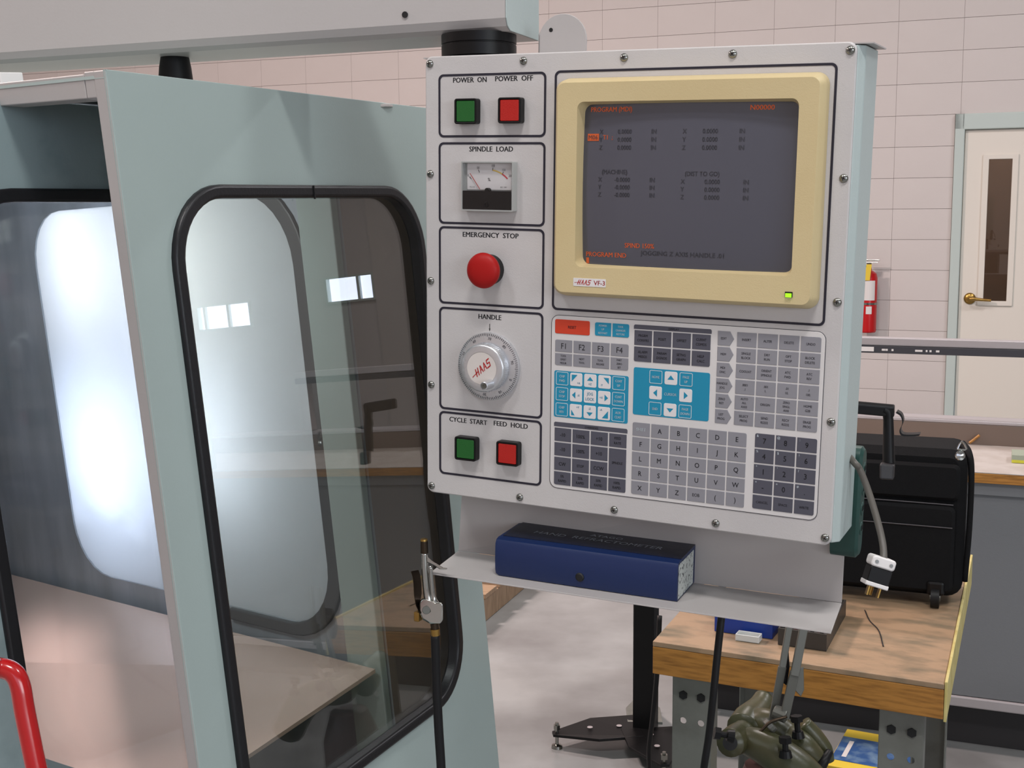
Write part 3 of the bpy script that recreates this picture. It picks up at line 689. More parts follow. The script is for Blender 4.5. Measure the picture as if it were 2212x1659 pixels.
amber('PROGRAM (MDI)', -.0325, .1808, .0068); amber('N00000', .1310, .1808, .0068, 1.05); amber('T1  ;', -.0180, .1535, .0064)
amber('SPIND 150%', .0080, .0470, .0068); amber('PROGRAM END', -.0352, .0367, .0068, .95)
mb = MB(); mb.box((-.0287, .1535, -.0004), (.0125, .0070, .0003), sfz); mb.text('M06', sfz, -.0287, .1535, -.0004, .0060, mi=1, lift=.0006); mb.build('screen_highlight', [m_amber, m_ghost], mon, label='orange highlighted block on the screen')
mb = MB(); mb.box((-.0335, .0300, -.0004), (.0030, .0058, .0003), sfz); mb.build('screen_cursor', m_amber, mon, label='small orange cursor block')
mb = MB()
for gx, hd_, zz in ((-.022, '(MACHINE)', .1195), (.066, '(DIST TO GO)', .1185)):
    scr_text(mb, hd_, gx + .004, zz, .0062)
    for k in range(3):
        for tx, ox in (('XYZ'[k], 0), ('-0.0000' if gx < 0 else '0.0000', .018 if gx < 0 else .024), ('IN', .056 if gx < 0 else .062)): scr_text(mb, tx, gx + ox, zz - .0075 * (k + 1), .0062)
    for k in range(3):
        for tx, ox in (('XYZ'[k], 0), ('0.0000', .02), ('IN', .056)): scr_text(mb, tx, gx + ox, .1590 - .0078 * k, .0062)
scr_text(mb, 'JOGGING Z AXIS HANDLE .01', .0250, .0400, .0062, sx=1.05)
mb.build('screen_ghosting', m_ghost, mon, label='faint dark burnt-in lettering', kind='stuff')
mb = MB(); slab(mb, rr(-.0253, .0086, .0355, .0082, .0004, 2), pf, -.0183, -.0174); bd = mb.build('badge', m_white, mon)
mb = MB(); logo(mb, pf, -.0287, .0086, -.01845, .0050, 0); mb.text('VF-3', pf, -.0145, .0086, -.0183, .0066, bold=.01); mb.build('badge_print', m_brandred, mon)
mb = MB(); mb.box((.1780, .0068, -.0178), (.0070, .0052, .002), pf, 1); mb.box((.1780, .0062, -.0192), (.0056, .0036, .0022), pf, 0); mb.build('power_light', [m_led, m_black], mon, label='lit green power light')

# keypad
kp = MB(); slab(kp, rr(.0684, -.1218, .2852, .1856, .008, 5), pf, -.0007, .0001, .0003); kpd = kp.build('keypad', m_membrane, cp)
mb = MB(); mb.ring(rr(.0684, -.1218, .2862, .1866, .0085, 5), rr(.0684, -.1218, .2852, .1856, .008, 5), pf, -.0005, .0001); mb.build('keypad_outline', m_kink2, cp)
KY = -.0007
def key(x0_, x1_, z0_, z1_, mk, lines=(), ink=m_kink, size=.003, corner=(), shape=None, gap=.00075, frame=False, sx=.85, extra=None, name='key', bold=.01):
    g = gap; w, h = x1_ - x0_ - 2 * g, z1_ - z0_ - 2 * g; cx, cz = (x0_ + x1_) / 2, (z0_ + z1_) / 2
    pts = []
    for q_, sx_, sz_, a0 in (('tr', 1, 1, 0), ('tl', -1, 1, 90), ('bl', -1, -1, 180), ('br', 1, -1, 270)):
        r = .0018 if (q_ in corner or corner == 'all') else .0002
        n = 4 if r > .001 else 1
        for i in range(n + 1):
            a = math.radians(a0 + 90 * i / n); pts.append((cx + sx_ * (w / 2 - r) + r * math.cos(a), cz + sz_ * (h / 2 - r) + r * math.sin(a)))
    if shape == 'arrow':
        pts = [(x0_ + g, z0_ + g), (x1_ - .0048, z0_ + g), (x1_ - g, cz), (x1_ - .0048, z1_ - g), (x0_ + g, z1_ - g)]
    mb = MB(); slab(mb, pts, pf, KY - .00055, KY + .0001, .0003)
    yt = KY - .0006
    if frame:
        mb.ring(rr(cx, cz, w, h, .0015, 4), rr(cx, cz, w - .0011, h - .0011, .001, 4), pf, yt - .0001, yt + .0001, 1)
    n = len(lines)
    for i, tx in enumerate(lines):
        mb.text(tx, pf, cx - (.002 if shape == 'arrow' else 0), cz + ((n - 1) / 2 - i) * size * 1.28, yt, size, mi=1, sx=sx, bold=bold)
    if extra: extra(mb, yt)
    return mb.build(name, [mk, ink], kpd)
key(-.0703, -.0310, -.0480, -.0330, m_kred, ['RESET'], size=.0042, corner='all', gap=0)
key(-.0260, -.0066, -.0482, -.0329, m_kblue, ['POWER', 'UP', 'RESTART'], m_kinkw, .0030, ('tl', 'bl'))
key(-.0066, .0130, -.0482, -.0329, m_kblue, ['TOOL', 'CHANGER', 'RESTORE'], m_kinkw, .0030, ('tr', 'br'), sx=.75)
fx = [-.0706 + .02088 * i for i in range(5)]
for i in range(4):
    key(fx[i], fx[i + 1], -.0680, -.0537, m_kgrey, ['F%d' % (i + 1)], size=.0085, corner=('tl',) if i == 0 else ('tr',) if i == 3 else (), sx=.9, bold=0)
    key(fx[i], fx[i + 1], -.0822, -.0680, m_kgrey, [['TOOL', 'OFSET', 'MESUR'], ['NEXT', 'TOOL'], ['TOOL', 'RELEASE'], ['PART', 'ZERO', 'SET']][i], m_kink2, .0030, ('bl',) if i == 0 else ('br',) if i == 3 else (), sx=.8)
mb = MB(); slab(mb, rr(-.0287, -.1122, .0834, .0498, .002, 4), pf, KY - .0003, KY + .0001); mb.build('jog_field', m_kblue, kpd, label='blue field behind the jog keys')
jx = [-.0612 + .0159 * i for i in range(5)]; jz = [-.0954, -.1120, -.1287]
def tri(pts):
    def f_(mb, y): mb.add([pf(a, b, y - .0001) for a, b in pts], [tuple(range(len(pts)))], 1)
    return f_
def lab(tx, dx, dz, tr_=None):
    def f_(mb, y, x, z):
        mb.text(tx, pf, x + dx, z + dz, y, .0032, mi=1, bold=.01, sx=.9)
        if tr_: mb.add([pf(x + a, z + b, y - .0001) for a, b in tr_], [tuple(range(len(tr_)))], 1)
    return f_
J = {(0, 1): lab('+A', .0030, -.0035, [(-.005, .005), (.0015, .005), (-.005, -.0025)]), (0, 2): lab('+Z', 0, -.0035, [(-.0035, 0), (.0035, 0), (0, .0042)]), (0, 3): lab('-Y', -.0030, -.0035, [(-.001, .0045), (.005, .0045), (.005, -.002)]),
     (1, 1): lab('-X', .0030, 0, [(-.0005, .0036), (-.0045, 0), (-.0005, -.0036)]), (1, 3): lab('+X', -.0032, 0, [(.0005, .0036), (.0005, -.0036), (.0045, 0)]),
     (2, 1): lab('+Y', .0025, .0040, [(-.005, -.005), (-.001, -.005), (-.005, .001)]), (2, 2): lab('-Z', 0, .0038, [(-.0035, -.0002), (0, -.0042), (.0035, -.0002)]), (2, 3): lab('-A', -.0032, .0038, [(-.002, -.005), (.0048, -.005), (.0048, .0030)])}
for r in range(3):
    for c in range(5):
        x, z = jx[c], jz[r]; h_ = .0070
        if c in (0, 4):
            key(x - h_, x + h_, z - h_, z + h_, m_kblue, [['CHIP', 'FWD'], ['CHIP', 'STOP'], ['CHIP', 'REV']][r] if c == 0 else [['CLNT', 'UP'], ['CLNT', 'DOWN'], ['AUX', 'CLNT']][r], m_kinkw, .0037, 'all', frame=True, gap=0, sx=.8)
        elif (r, c) == (1, 2): key(x - h_, x + h_, z - h_, z + h_, m_kwhite, ['JOG', 'LOCK'], m_kblue, .0044, 'all', gap=0, sx=.85)
        else:
            fn = J[(r, c)]; key(x - h_, x + h_, z - h_, z + h_, m_kwhite, (), m_kblue, corner='all', gap=0, extra=lambda mb, y, fn=fn, x=x, z=z: fn(mb, y, x, z))
# display keys
mb = MB(); slab(mb, [(.0174, -.0378), (.0991, -.0378), (.0991, -.0345), (.0980, -.0333), (.0186, -.0333), (.0174, -.0345)], pf, KY - .0003, KY + .0001); mb.text('DISPLAY', pf, .060, -.0357, KY - .0004, .0030, mi=1, bold=.01); mb.build('key_header', [m_kdark, m_kink], kpd)
dx = [.0174 + .02043 * i for i in range(5)]
for r in range(2):
    for i in range(4):
        key(dx[i], dx[i + 1], -.0550 - .0168 * r, -.0382 - .0168 * r, m_kdark, [[['PRGRM', 'CONVRS'], ['POSIT'], ['OFFSET'], ['CURNT', 'COMDS']], [['ALARM', 'MESGS'], ['PARAM', 'DGNOS'], ['SETNG', 'GRAPH'], ['HELP', 'CALC']]][r][i], m_kink, .0037, ('bl',) if r and i == 0 else ('br',) if r and i == 3 else (), sx=.85)
mb = MB(); slab(mb, rr(.0587, -.1018, .0806, .0492, .002, 4), pf, KY - .0003, KY + .0001); mb.text('CURSOR', pf, .0583, -.1022, KY - .00035, .0040, mi=1, sx=.85, bold=.005); mb.build('cursor_field', [m_kblue, m_kinkw], kpd, label='blue field behind the cursor keys')
for r in range(3):
    for c in range(3):
        if r == c == 1: continue
        x, z = .0424 + .0160 * c, -.0856 - .0164 * r; h_ = .0068
        if (r + c) % 2 == 0:
            key(x - h_, x + h_, z - h_, z + h_, m_kblue, {(0, 0): ['HOME'], (0, 2): ['PAGE', 'UP'], (2, 0): ['END'], (2, 2): ['PAGE', 'DOWN']}[(r, c)], m_kinkw, .0036, 'all', frame=True, gap=0, sx=.8)
        else:
            T_ = {(0, 1): [(-.0036, -.0015), (.0036, -.0015), (0, .0030)], (1, 0): [(.0018, .0038), (-.0024, 0), (.0018, -.0038)], (1, 2): [(-.0018, .0038), (-.0018, -.0038), (.0024, 0)], (2, 1): [(-.0036, .0018), (0, -.0024), (.0036, .0018)]}[(r, c)]
            key(x - h_, x + h_, z - h_, z + h_, m_kwhite, (), m_kblue, corner='all', gap=0, extra=tri([(x + a, z + b) for a, b in T_]))
# mode keys
G = [['EDIT'], ['MEM'], ['MDI', 'DNC'], ['HANDLE', 'JOG'], ['ZERO', 'RET'], ['LIST', 'PROG']]
GK = [[['INSERT'], ['ALTER'], ['DELETE'], ['UNDO']], [['SINGLE', 'BLOCK'], ['DRY', 'RUN'], ['OPT', 'STOP'], ['BLOCK', 'DELETE']], [['COOLNT'], ['ORIENT', 'SPINDLE'], ['ATC', 'FWD'], ['ATC', 'REV']],
      [['.0001', '.1'], ['.001', '1.'], ['.01', '10.'], ['.1', '100.']], [['AUTO', 'ALL', 'AXES'], ['ORIGIN'], ['ZERO', 'SINGL', 'AXIS'], ['HOME', 'G28']], [['SELECT', 'PROG'], ['SEND', 'RS232'], ['RECV', 'RS232'], ['ERASE', 'PROG']]]
gz = [-.0335 - .0157 * i for i in range(7)]
for r in range(6):
    key(.1048, .1228, gz[r + 1], gz[r], m_kgrey, G[r], m_kink2, .0033, shape='arrow', sx=.85)
    for c in range(4):
        x = .1243 + .0209 * c; cn = ('tr',) if (r, c) == (0, 3) else ('br',) if (r, c) == (5, 3) else ()
        key(x, x + .0209, gz[r + 1], gz[r], m_kgrey, GK[r][c], m_kink2, .0031 if len(GK[r][c]) == 3 else .0034, cn, sx=.85)
# override keys
mb = MB(); slab(mb, [(-.0700, -.1474), (.0130, -.1474), (.0130, -.1438), (.0118, -.1426), (-.0688, -.1426), (-.0700, -.1438)], pf, KY - .0003, KY + .0001); mb.text('OVERRIDES', pf, -.027, -.1452, KY - .0004, .0030, mi=1, bold=.01); mb.build('key_header', [m_kdark, m_kink], kpd)
oz = [-.1480 - .0159 * i for i in range(5)]
OK_ = [[['-10'], ['100%'], ['+10'], ['FEED', 'RATE']], [['-10'], ['100%'], ['+10'], None], [['CW'], ['STOP'], ['CCW'], None], [['5%', 'RAPID'], ['25%', 'RAPID'], ['50%', 'RAPID'], ['100%', 'RAPID']]]
for r in range(4):
    for c in range(4):
        x = -.0700 + .02075 * c
        if OK_[r][c] is None: continue
        cn = ('bl',) if (r, c) == (3, 0) else ('br',) if (r, c) == (3, 3) else ()
        key(x, x + .02075, oz[r + 1], oz[r], m_kdark, OK_[r][c], m_kink, .0055 if len(OK_[r][c]) == 1 and OK_[r][c] != ['STOP'] else .0040, cn, sx=.85)
key(-.00775, .0130, oz[3], oz[1], m_kdark, ['SPINDLE'], m_kink, .0038, sx=.85)
# letters
AL = ['SHIFT'] + list('ABCDEFGHIJKLMNOPQRSTUVWXYZ') + ['EOB', '(', ')']
for k, tx in enumerate(AL):
    r, c = divmod(k, 6); x = .0179 + .02022 * c; z = -.1338 - .0155 * r
    cn = {0: ('tl',), 5: ('tr',), 24: ('bl',), 29: ('br',)}.get(k, ())
    key(x, x + .02022, z - .0155, z, m_kgrey, [tx], m_kinkw if tx == 'SHIFT' else m_kink, .0046 if len(tx) > 1 else .0072, cn, sx=.9, bold=.003)
NU = [('7', '&'), ('8', '@'), ('9', ':'), ('4', '%'), ('5', '$'), ('6', '!'), ('1', '*'), ('2', "'"), ('3', '?'), ('-', '+'), ('0', '='), ('.', '#'), ('CANCEL', ''), ('SPACE', ''), ('WRITE', '')]
m_two = m_kinkw
for k, (tx, s_) in enumerate(NU):
    r, c = divmod(k, 3); x = .1463 + .0208 * c; z = -.1326 - .0156 * r
    cn = {0: ('tl',), 2: ('tr',), 12: ('bl',), 14: ('br',)}.get(k, ())
    o = key(x, x + .0208, z - .0156, z, m_kdark, [tx], m_kink, .0035 if len(tx) > 1 else .0078, cn, sx=.9, bold=.004,
            extra=(lambda mb, y, s_=s_, x=x, z=z: mb.text(s_, pf, x + .0035, z - .0030, y, .0034, mi=2)) if s_ else None)
    o.data.materials.append(m_kinkw)

# shelf tray below, a bent sheet
TA, TB_, TC, TD_ = (-.2058, -.0305), (.2326, -.0102), (.2248, .0800), (-.2160, .0557)       # front left, front right, back right, back left (a, c)
mb = MB(); zt_ = -.3222
sh = [pf(TA[0], zt_, TA[1]), pf(TB_[0], zt_, TB_[1]), pf(TC[0], zt_, TC[1]), pf(TD_[0], zt_, TD_[1])]
mb.hexa([p - PU * .0016 for p in sh], sh)
bk0, bk1 = pf(TD_[0], 0, TD_[1]), pf(TC[0], 0, TC[1]); nb = nz(np.cross(bk1 - bk0, PU)) * .0016; nb = nb if nb @ PB > 0 else -nb
mb.hexa([bk0 + PU * zt_, bk1 + PU * zt_, bk1 + PU * zt_ + nb, bk0 + PU * zt_ + nb], [pf(-.2160, -.20, .0712), pf(.2248, -.20, .0800), pf(.2248, -.20, .0816), pf(-.2160, -.20, .0728)])
mb.build('shelf_tray', m_cream, cp, bevel=.0004)

# ------------------------------------------------------------------ refractometer case on the tray
cA, cB, cC = np.array([-.1375, -.0059]), np.array([.0706, .0032]), np.array([.0661, .0736])
ex = nz(cB - cA); ey = np.array([-ex[1], ex[0]]); Lc = float(np.linalg.norm(cB - cA)); Dc = .0705; Hc = .0425
def kf(a, b, c):                                                      # a right, b up, c back on the tray
    q_ = cA + ex * a + ey * c; return pf(q_[0], -.3218 + b, q_[1])
rc = thing('refractometer_case', 'long blue vinyl case lettered for a hand refractometer, lying on the panel shelf', 'case', tuple(kf(Lc / 2, 0, Dc / 2)))
mb = MB(); slab(mb, [(Lc, 0.0005), (Lc, Hc - .0045), (Lc - .0, Hc), (.004, Hc), (0, Hc - .004), (0, .004), (.004, .0005)], kf, 0, .0012)
mb = MB(); prf = [(.0005, 0), (Hc - .005, 0), (Hc - .0012, .0025), (Hc, .008), (Hc, Dc - .003), (Hc - .004, Dc), (.0005, Dc), (.0005, .0)]
prf = [(.0004, .001), (.006, -.0006), (.02, -.0012), (Hc - .006, -.0004), (Hc - .0016, .0022), (Hc, .0075), (Hc, Dc - .003), (Hc - .003, Dc), (.0004, Dc)]
mb.loft([[kf(.0035, b, c) if False else kf(.003, .003 + b * .88, .003 + c * .93) for b, c in prf], [kf(0 + .0005, .0015 + b * .95, .0015 + c * .97) for b, c in prf], [kf(.005, b, c) for b, c in prf], [kf(Lc * .5, b + .0003, c - .0008) for b, c in prf], [kf(Lc, b, c) for b, c in prf]])
mb.build('case_body', m_bluebook, rc, smooth='auto')
mb = MB(); mb.hexa([kf(.005, Hc + .0001, .012), kf(Lc, Hc + .0001, .012), kf(Lc, Hc + .0001, Dc - .002), kf(.005, Hc + .0001, Dc - .002)], [kf(.005, Hc + .0007, .012), kf(Lc, Hc + .0007, .012), kf(Lc, Hc + .0007, Dc - .002), kf(.005, Hc + .0007, Dc - .002)])
mb.build('lid_panel', m_navy, rc)
mb = MB(); mb.hexa([kf(Lc + .0001, .002, .003), kf(Lc + .0004, .002, .003), kf(Lc + .0004, .002, Dc - .010), kf(Lc + .0001, .002, Dc - .010)], [kf(Lc + .0001, Hc - .003, .003), kf(Lc + .0004, Hc - .003, .003), kf(Lc + .0004, Hc - .003, Dc - .010), kf(Lc + .0001, Hc - .003, Dc - .010)])
mb.build('paper_end', m_marble, rc, label='speckled white paper end')
mb = MB(); sn = kf(Lc * .485, .0125, -.0012); mb.lathe(sn, -PB, [(0, .0050), (.001, .0049), (.0022, .0036), (.0025, .0002)], 20); mb.build('snap_button', m_dark, rc, smooth='auto')
mb = MB(); tf = lambda a, b, c: kf(a, Hc + .0008 - c, b)
mb.text('ATAGO', tf, .112, .053, 0, .0098, sx=1.1, bold=.002); mb.text('HAND  REFRACTOMETER', tf, .106, .0385, 0, .0125, sx=1.04, bold=.002, shear=.15); mb.build('case_lettering', m_silver, rc)

# ------------------------------------------------------------------ air blow gun hooked on the tray
def gp(px, py, t=-.034):
    a, b = pan(px, py, t); return np.array(pf(a, b, t))
gun = thing('air_blow_gun', 'chrome air blow gun with black hose hooked over the shelf corner', 'air gun', tuple(gp(930, 1345)))
mb = MB(); mb.tube([gp(917, 1192), gp(918, 1230), gp(922, 1275), gp(927, 1300), gp(934, 1312)], [.0036, .0038, .0042, .0050, .0055], 14); mb.tube([gp(930, 1222), gp(933, 1260), gp(937, 1292), gp(944, 1308)], [.0022, .0024, .0030, .004], 12)
g_b = mb.build('barrel', m_chrome, gun, smooth=True)
def outl(pts, t0, t1, mbx): mbx.loft([[gp(x, y, t0) for x, y in pts], [gp(x, y, t1) for x, y in pts]])
mb = MB(); outl([(905, 1302), (912, 1292), (930, 1296), (940, 1302), (952, 1300), (957, 1306), (957, 1340), (950, 1348), (930, 1348), (912, 1338), (905, 1322)], -.040, -.024, mb); mb.build('valve_body', m_chrome, gun, bevel=.0022, seg=3, smooth='auto')
mb = MB(); mb.cyl(gp(921, 1318, -.0405), gp(921, 1318, -.0425), .0046, .0042, 20); mb.build('valve_cap', m_greysteel, gun)
mb = MB(); mb.cyl(gp(916, 1167), gp(917, 1194), .0043, .0046, 16); mb.build('nozzle', m_bronze, gun); mb = MB(); mb.cyl(gp(916, 1164), gp(916, 1168), .0038, .0044, 16); mb.build('nozzle_tip', m_brass, gun)
mb = MB(); hk = [(921, 1195), (925, 1204), (934, 1212), (946, 1219), (958, 1226), (966, 1226), (966, 1230), (950, 1230), (938, 1222), (922, 1214)]; outl(hk, -.037, -.031, mb); mb.build('hanging_hook', m_chrome, gun, bevel=.0008)
mb = MB(); lp_ = [(887, 1234), (891, 1246), (893, 1262), (894, 1285), (898, 1308), (906, 1326)]
L0 = [gp(x, y, -.042) for x, y in lp_]; L1 = [gp(x + 16 if i < 4 else x + 8, y - 3, -.028) for i, (x, y) in enumerate(lp_)]
mb.loft([[a, b, b + PX * .0006, a + PX * .0006] for a, b in zip(L0, L1)]); mb.build('trigger_lever', m_bronze, gun, smooth='auto')
mb = MB(); mb.box((0, 0, 0), (.0068, .010, .011), lambda a, b, c: gp(904, 1330) + PX * a + PB * b + PU * c); mb.build('lever_block', m_brass, gun, bevel=.001)
mb = MB(); mb.cyl(gp(938, 1346), gp(940, 1360), .0046, n=16); mb.build('hose_fitting', m_bronze, gun); mb = MB(); mb.cyl(gp(939.5, 1358), gp(940.5, 1372), .0054, .0052, 20); mb.build('hose_ferrule', m_brass, gun)
mb = MB(); mb.tube([gp(940, 1368), gp(942, 1430), gp(944, 1500), gp(948, 1580), gp(953, 1660), gp(958, 1780), pf(-.17, -1.0, .05), pf(-.10, -1.30, .2)], .0052, 12); mb.build('air_hose', m_rubber, gun, smooth=True)

# ------------------------------------------------------------------ green power strip behind the panel's right edge
ps = thing('power_strip', 'green power strip fixed behind the right edge of the control panel, grey cord dangling', 'power strip', tuple(pf(.232, -.21, .09)))
mb = MB(); ol = rr(.084, -.2130, .027, .117, .012, 6); gf = lambda a, b, c: pf(.2392 + c, b, a); mb.loft([[gf(a, b, -.028) for a, b in ol], [gf(a, b, -.003) for a, b in ol], [gf(.084 + (a - .084) * .8, -.213 + (b + .213) * .94, 0) for a, b in ol]])
mb.build('strip_housing', m_striptgreen, ps, smooth='auto')
for k in range(4):
    z = -.178 - .021 * k; mb = MB(); mb.lathe(gf(.085, z, 0), PX, [(0, .0072), (.0008, .0069)], 20); mb.box((.085 - .003, z + .001, .0011), (.0012, .005, .0006), gf, 1); mb.box((.085 + .003, z + .001, .0011), (.0012, .005, .0006), gf, 1); mb.build('outlet', [m_striptgreen, m_dark], ps)
cpts = [pf(.222, -.155, .06), at(1846, 1000, 1.235), at(1858, 1016, 1.235), at(1876, 1062, 1.23), at(1894, 1120, 1.22), at(1906, 1170, 1.21), at(1909, 1205, 1.2), at(1906, 1216, 1.2)]
mb = MB(); mb.tube(cpts, [.0034] * 8, 12); mb.build('power_cord', m_cordgrey, ps, smooth=True)
pu = nz(at(1908, 1206, 1.2) - at(1886, 1277, 1.2)); prr = nz(np.cross(_fw @ M.T if False else c2w((0, 0, 1)), pu)); prr = prr if prr @ c2w((1, 0, 0)) > 0 else -prr; pbk = np.cross(pu, prr); pbk = pbk if pbk @ c2w((0, 0, 1)) > 0 else -pbk
pc_ = at(1897, 1236, 1.2); plf = lambda a, b, c: pc_ + prr * a + pu * b + pbk * c
mb = MB(); slab(mb, rr(0, .0100, .0235, .0105, .003, 4), plf, -.009, .009, .0012); pg = mb.build('plug', m_white, ps, bevel=.0004)
mb = MB()
for s_ in (-.007, .0072): mb.cyl(plf(s_, .0100, -.0092), plf(s_, .0100, -.0098), .0017, n=10)
mb.build('plug_screw', m_steel, pg)
mb = MB(); slab(mb, rr(0, -.0030, .0215, .0155, .001, 2), plf, -.0085, .0085, .0008); mb.build('plug_middle', m_black, pg)
mb = MB(); slab(mb, rr(0, -.0120, .0225, .0042, .0008, 2), plf, -.009, .009, .0008); mb.build('plug_base', m_white, pg)
for a_, c_2 in ((-.0055, -.002), (.0055, -.002)):
    mb = MB(); mb.box((a_, -.0185, c_2), (.0014, .010, .006), plf); mb.build('prong', m_brass, pg)
mb = MB(); mb.cyl(plf(0, -.013, .005), plf(0, -.0235, .005), .0022, n=10); mb.build('ground_pin', m_brass, pg)

# ------------------------------------------------------------------ work table
TZ = .72
T0 = onz(1410, 1385, TZ); T1 = onz(2040, 1478, TZ); tx_ = nz(T1 - T0); ty_ = np.cross([0, 0, 1.], tx_); TW = float(np.linalg.norm(T1 - T0)); TD = .84; TT = .062
ty2 = nz(onz(2097, 1195, TZ) - T1)
def tbf(a, b, c): return T0 + tx_ * a + ty2 * b + np.array([0, 0, c])
tb = thing('work_table', 'small worn wooden work table on punched grey steel legs', 'table', tuple(tbf(TW / 2, TD / 2, -TZ)), (tx_, ty_, np.array([0, 0, 1.])))
mb = MB(); mb.hexa([tbf(0, 0, -.010), tbf(TW, 0, -.010), tbf(TW, TD, -.010), tbf(0, TD, -.010)], [tbf(0, 0, 0), tbf(TW, 0, 0), tbf(TW, TD, 0), tbf(0, TD, 0)]); mb.build('table_top', m_wood, tb, bevel=.0015)
mb = MB(); mb.hexa([tbf(0, 0, -TT), tbf(TW, 0, -TT), tbf(TW, TD, -TT), tbf(0, TD, -TT)], [tbf(0, 0, -.0102), tbf(TW, 0, -.0102), tbf(TW, TD, -.0102), tbf(0, TD, -.0102)]); mb.build('table_core', m_woodedge, tb, bevel=.0015)
mb = MB(); mb.hexa([tbf(TW + .0005, .0, -TT - .004), tbf(TW + .0055, .0, -TT - .004), tbf(TW + .0055, TD, -TT - .004), tbf(TW + .0005, TD, -TT - .004)], [tbf(TW + .0005, 0, .004), tbf(TW + .0055, 0, .004), tbf(TW + .0055, TD, .004), tbf(TW + .0005, TD, .004)]); mb.build('edge_strip', m_woodpale, tb, bevel=.001)
def leg_mesh(x, y, sx, sy):
    mb = MB(); t = .003; w = .072
    X0, Y0 = x, y
    # front flange with four holes as quads around them
    z0, z1 = -TZ, -TT - .001
    hz = [-.105, -.155]; hx = [.020, .054]; r = .0065
    xs = [0, .037, w]; zs = [z0, -.180, -.130, -.080, z1]
    P = lambda a, c, b=0: tbf(X0 + sx * a, Y0 + sy * b, c)
    for i in range(2):
        for j in range(4):
            a0, a1, c0, c1 = xs[i], xs[i + 1], zs[j], zs[j + 1]
            if j in (1, 2):
                cx, cz = hx[i], (c0 + c1) / 2; n = 12
                inn = [(cx + r * math.cos(2 * PI * k / n), cz + r * math.sin(2 * PI * k / n)) for k in range(n)]
                out = []
                for k in range(n):
                    ca, sa = math.cos(2 * PI * k / n), math.sin(2 * PI * k / n)
                    tt = min(((a1 - cx) / ca) if ca > 1e-6 else ((a0 - cx) / ca) if ca < -1e-6 else 9, ((c1 - cz) / sa) if sa > 1e-6 else ((c0 - cz) / sa) if sa < -1e-6 else 9)
                    out.append((cx + tt * ca, cz + tt * sa))
                vs = [P(a, c) for a, c in inn + out]; mb.add(vs, [(k, (k + 1) % n, n + (k + 1) % n, n + k) for k in range(n)])
                for (qa, qc) in ((a1, c1), (a0, c1), (a0, c0), (a1, c0)):
                    ks = sorted(range(n), key=lambda k: (out[k][0] - qa) ** 2 + (out[k][1] - qc) ** 2)[:2]
                    mb.add([P(*out[ks[0]]), P(*out[ks[1]]), P(qa, qc)], [(0, 1, 2)])
            else: mb.add([P(a0, c0), P(a1, c0), P(a1, c1), P(a0, c1)], [(0, 1, 2, 3)])
    mb.add([P(w, z0), P(w, z0, .05), P(w, z1, .05), P(w, z1)], [(0, 1, 2, 3)]); mb.add([P(0, z0), P(0, z0, .05), P(0, z1, .05), P(0, z1)], [(0, 1, 2, 3)])
    return mb
for (x, y, sx, sy) in ((.032, .03, 1, 1), (TW - .105, .03, 1, 1), (.004, TD - .05, 1, -1), (TW - .105, TD - .05, 1, -1)):
    lg = leg_mesh(x, y, sx, sy).build('leg', m_leg, tb)
    so = lg.modifiers.new('solid', 'SOLIDIFY'); so.thickness = .0025; so.offset = 0
    mb = MB(); mb.cyl(tbf(x + .02, y - .004 * sy, -.105), tbf(x + .02, y + .004, -.105), .0085, n=6); mb.cyl(tbf(x + .054, y - .004 * sy, -.105), tbf(x + .054, y + .004, -.105), .0085, n=6)
    mb.build('leg_bolt', m_dark, tb)
mb = MB(); mb.hexa([tbf(.035, TD * .5 - .03, -TZ + .30), tbf(TW - .035, TD * .5 - .03, -TZ + .30), tbf(TW - .035, TD * .5 + .03, -TZ + .30), tbf(.035, TD * .5 + .03, -TZ + .30)], [tbf(.035, TD * .5 - .03, -TZ + .304), tbf(TW - .035, TD * .5 - .03, -TZ + .304), tbf(TW - .035, TD * .5 + .03, -TZ + .304), tbf(.035, TD * .5 + .03, -TZ + .304)]) if False else None

# items on the table
mb = MB(); b0 = onz(1543, 1364, TZ); b0 = b0 + ty_ * .0
def bf(a, b, c): return b0 + tx_ * a + ty_ * b + np.array([0, 0, c])
mb.ring(rect_match(.055, .04, .11, .08, 0), rect_match(.055, .04, .104, .074, 0), lambda a, b, c: bf(a, b, .04 - c), 0, .038); mb.box((.055, .04, .002), (.11, .08, .003), bf)
tag(mb.build('parts_bin', m_bluebin, bevel=.001), 'small blue plastic bin on the table, under the shelf', 'bin')
b1 = onz(1588, 1384, TZ); g1 = lambda a, b, c: b1 + tx_ * a + ty_ * b + np.array([0, 0, c])
mb = MB(); mb.ring(rect_match(.022, .012, .044, .024, 0), rect_match(.022, .012, .040, .020, 0), lambda a, b, c: g1(a, b, .013 - c), 0, .012); mb.box((.022, .012, .0015), (.044, .024, .002), g1); tag(mb.build('clear_tray', m_clear, bevel=.001), 'tiny milky plastic tray in front of the blue bin', 'tray')
q0 = onz(1785, 1408, TZ); q1 = onz(1680, 1393, TZ); q2_ = onz(1827, 1330, TZ)
ux, uy = nz(q0 - q1), nz(q2_ - q0); Wb, Db = float(np.linalg.norm(q0 - q1)), float(np.linalg.norm(q2_ - q0))
def xf(a, b, c): return q1 + ux * a + uy * b + np.array([0, 0, c])
bxr = thing('steel_parts_box', 'open dark steel box of small parts behind the shelf corner', 'box', tuple(xf(Wb / 2, Db / 2, 0)))
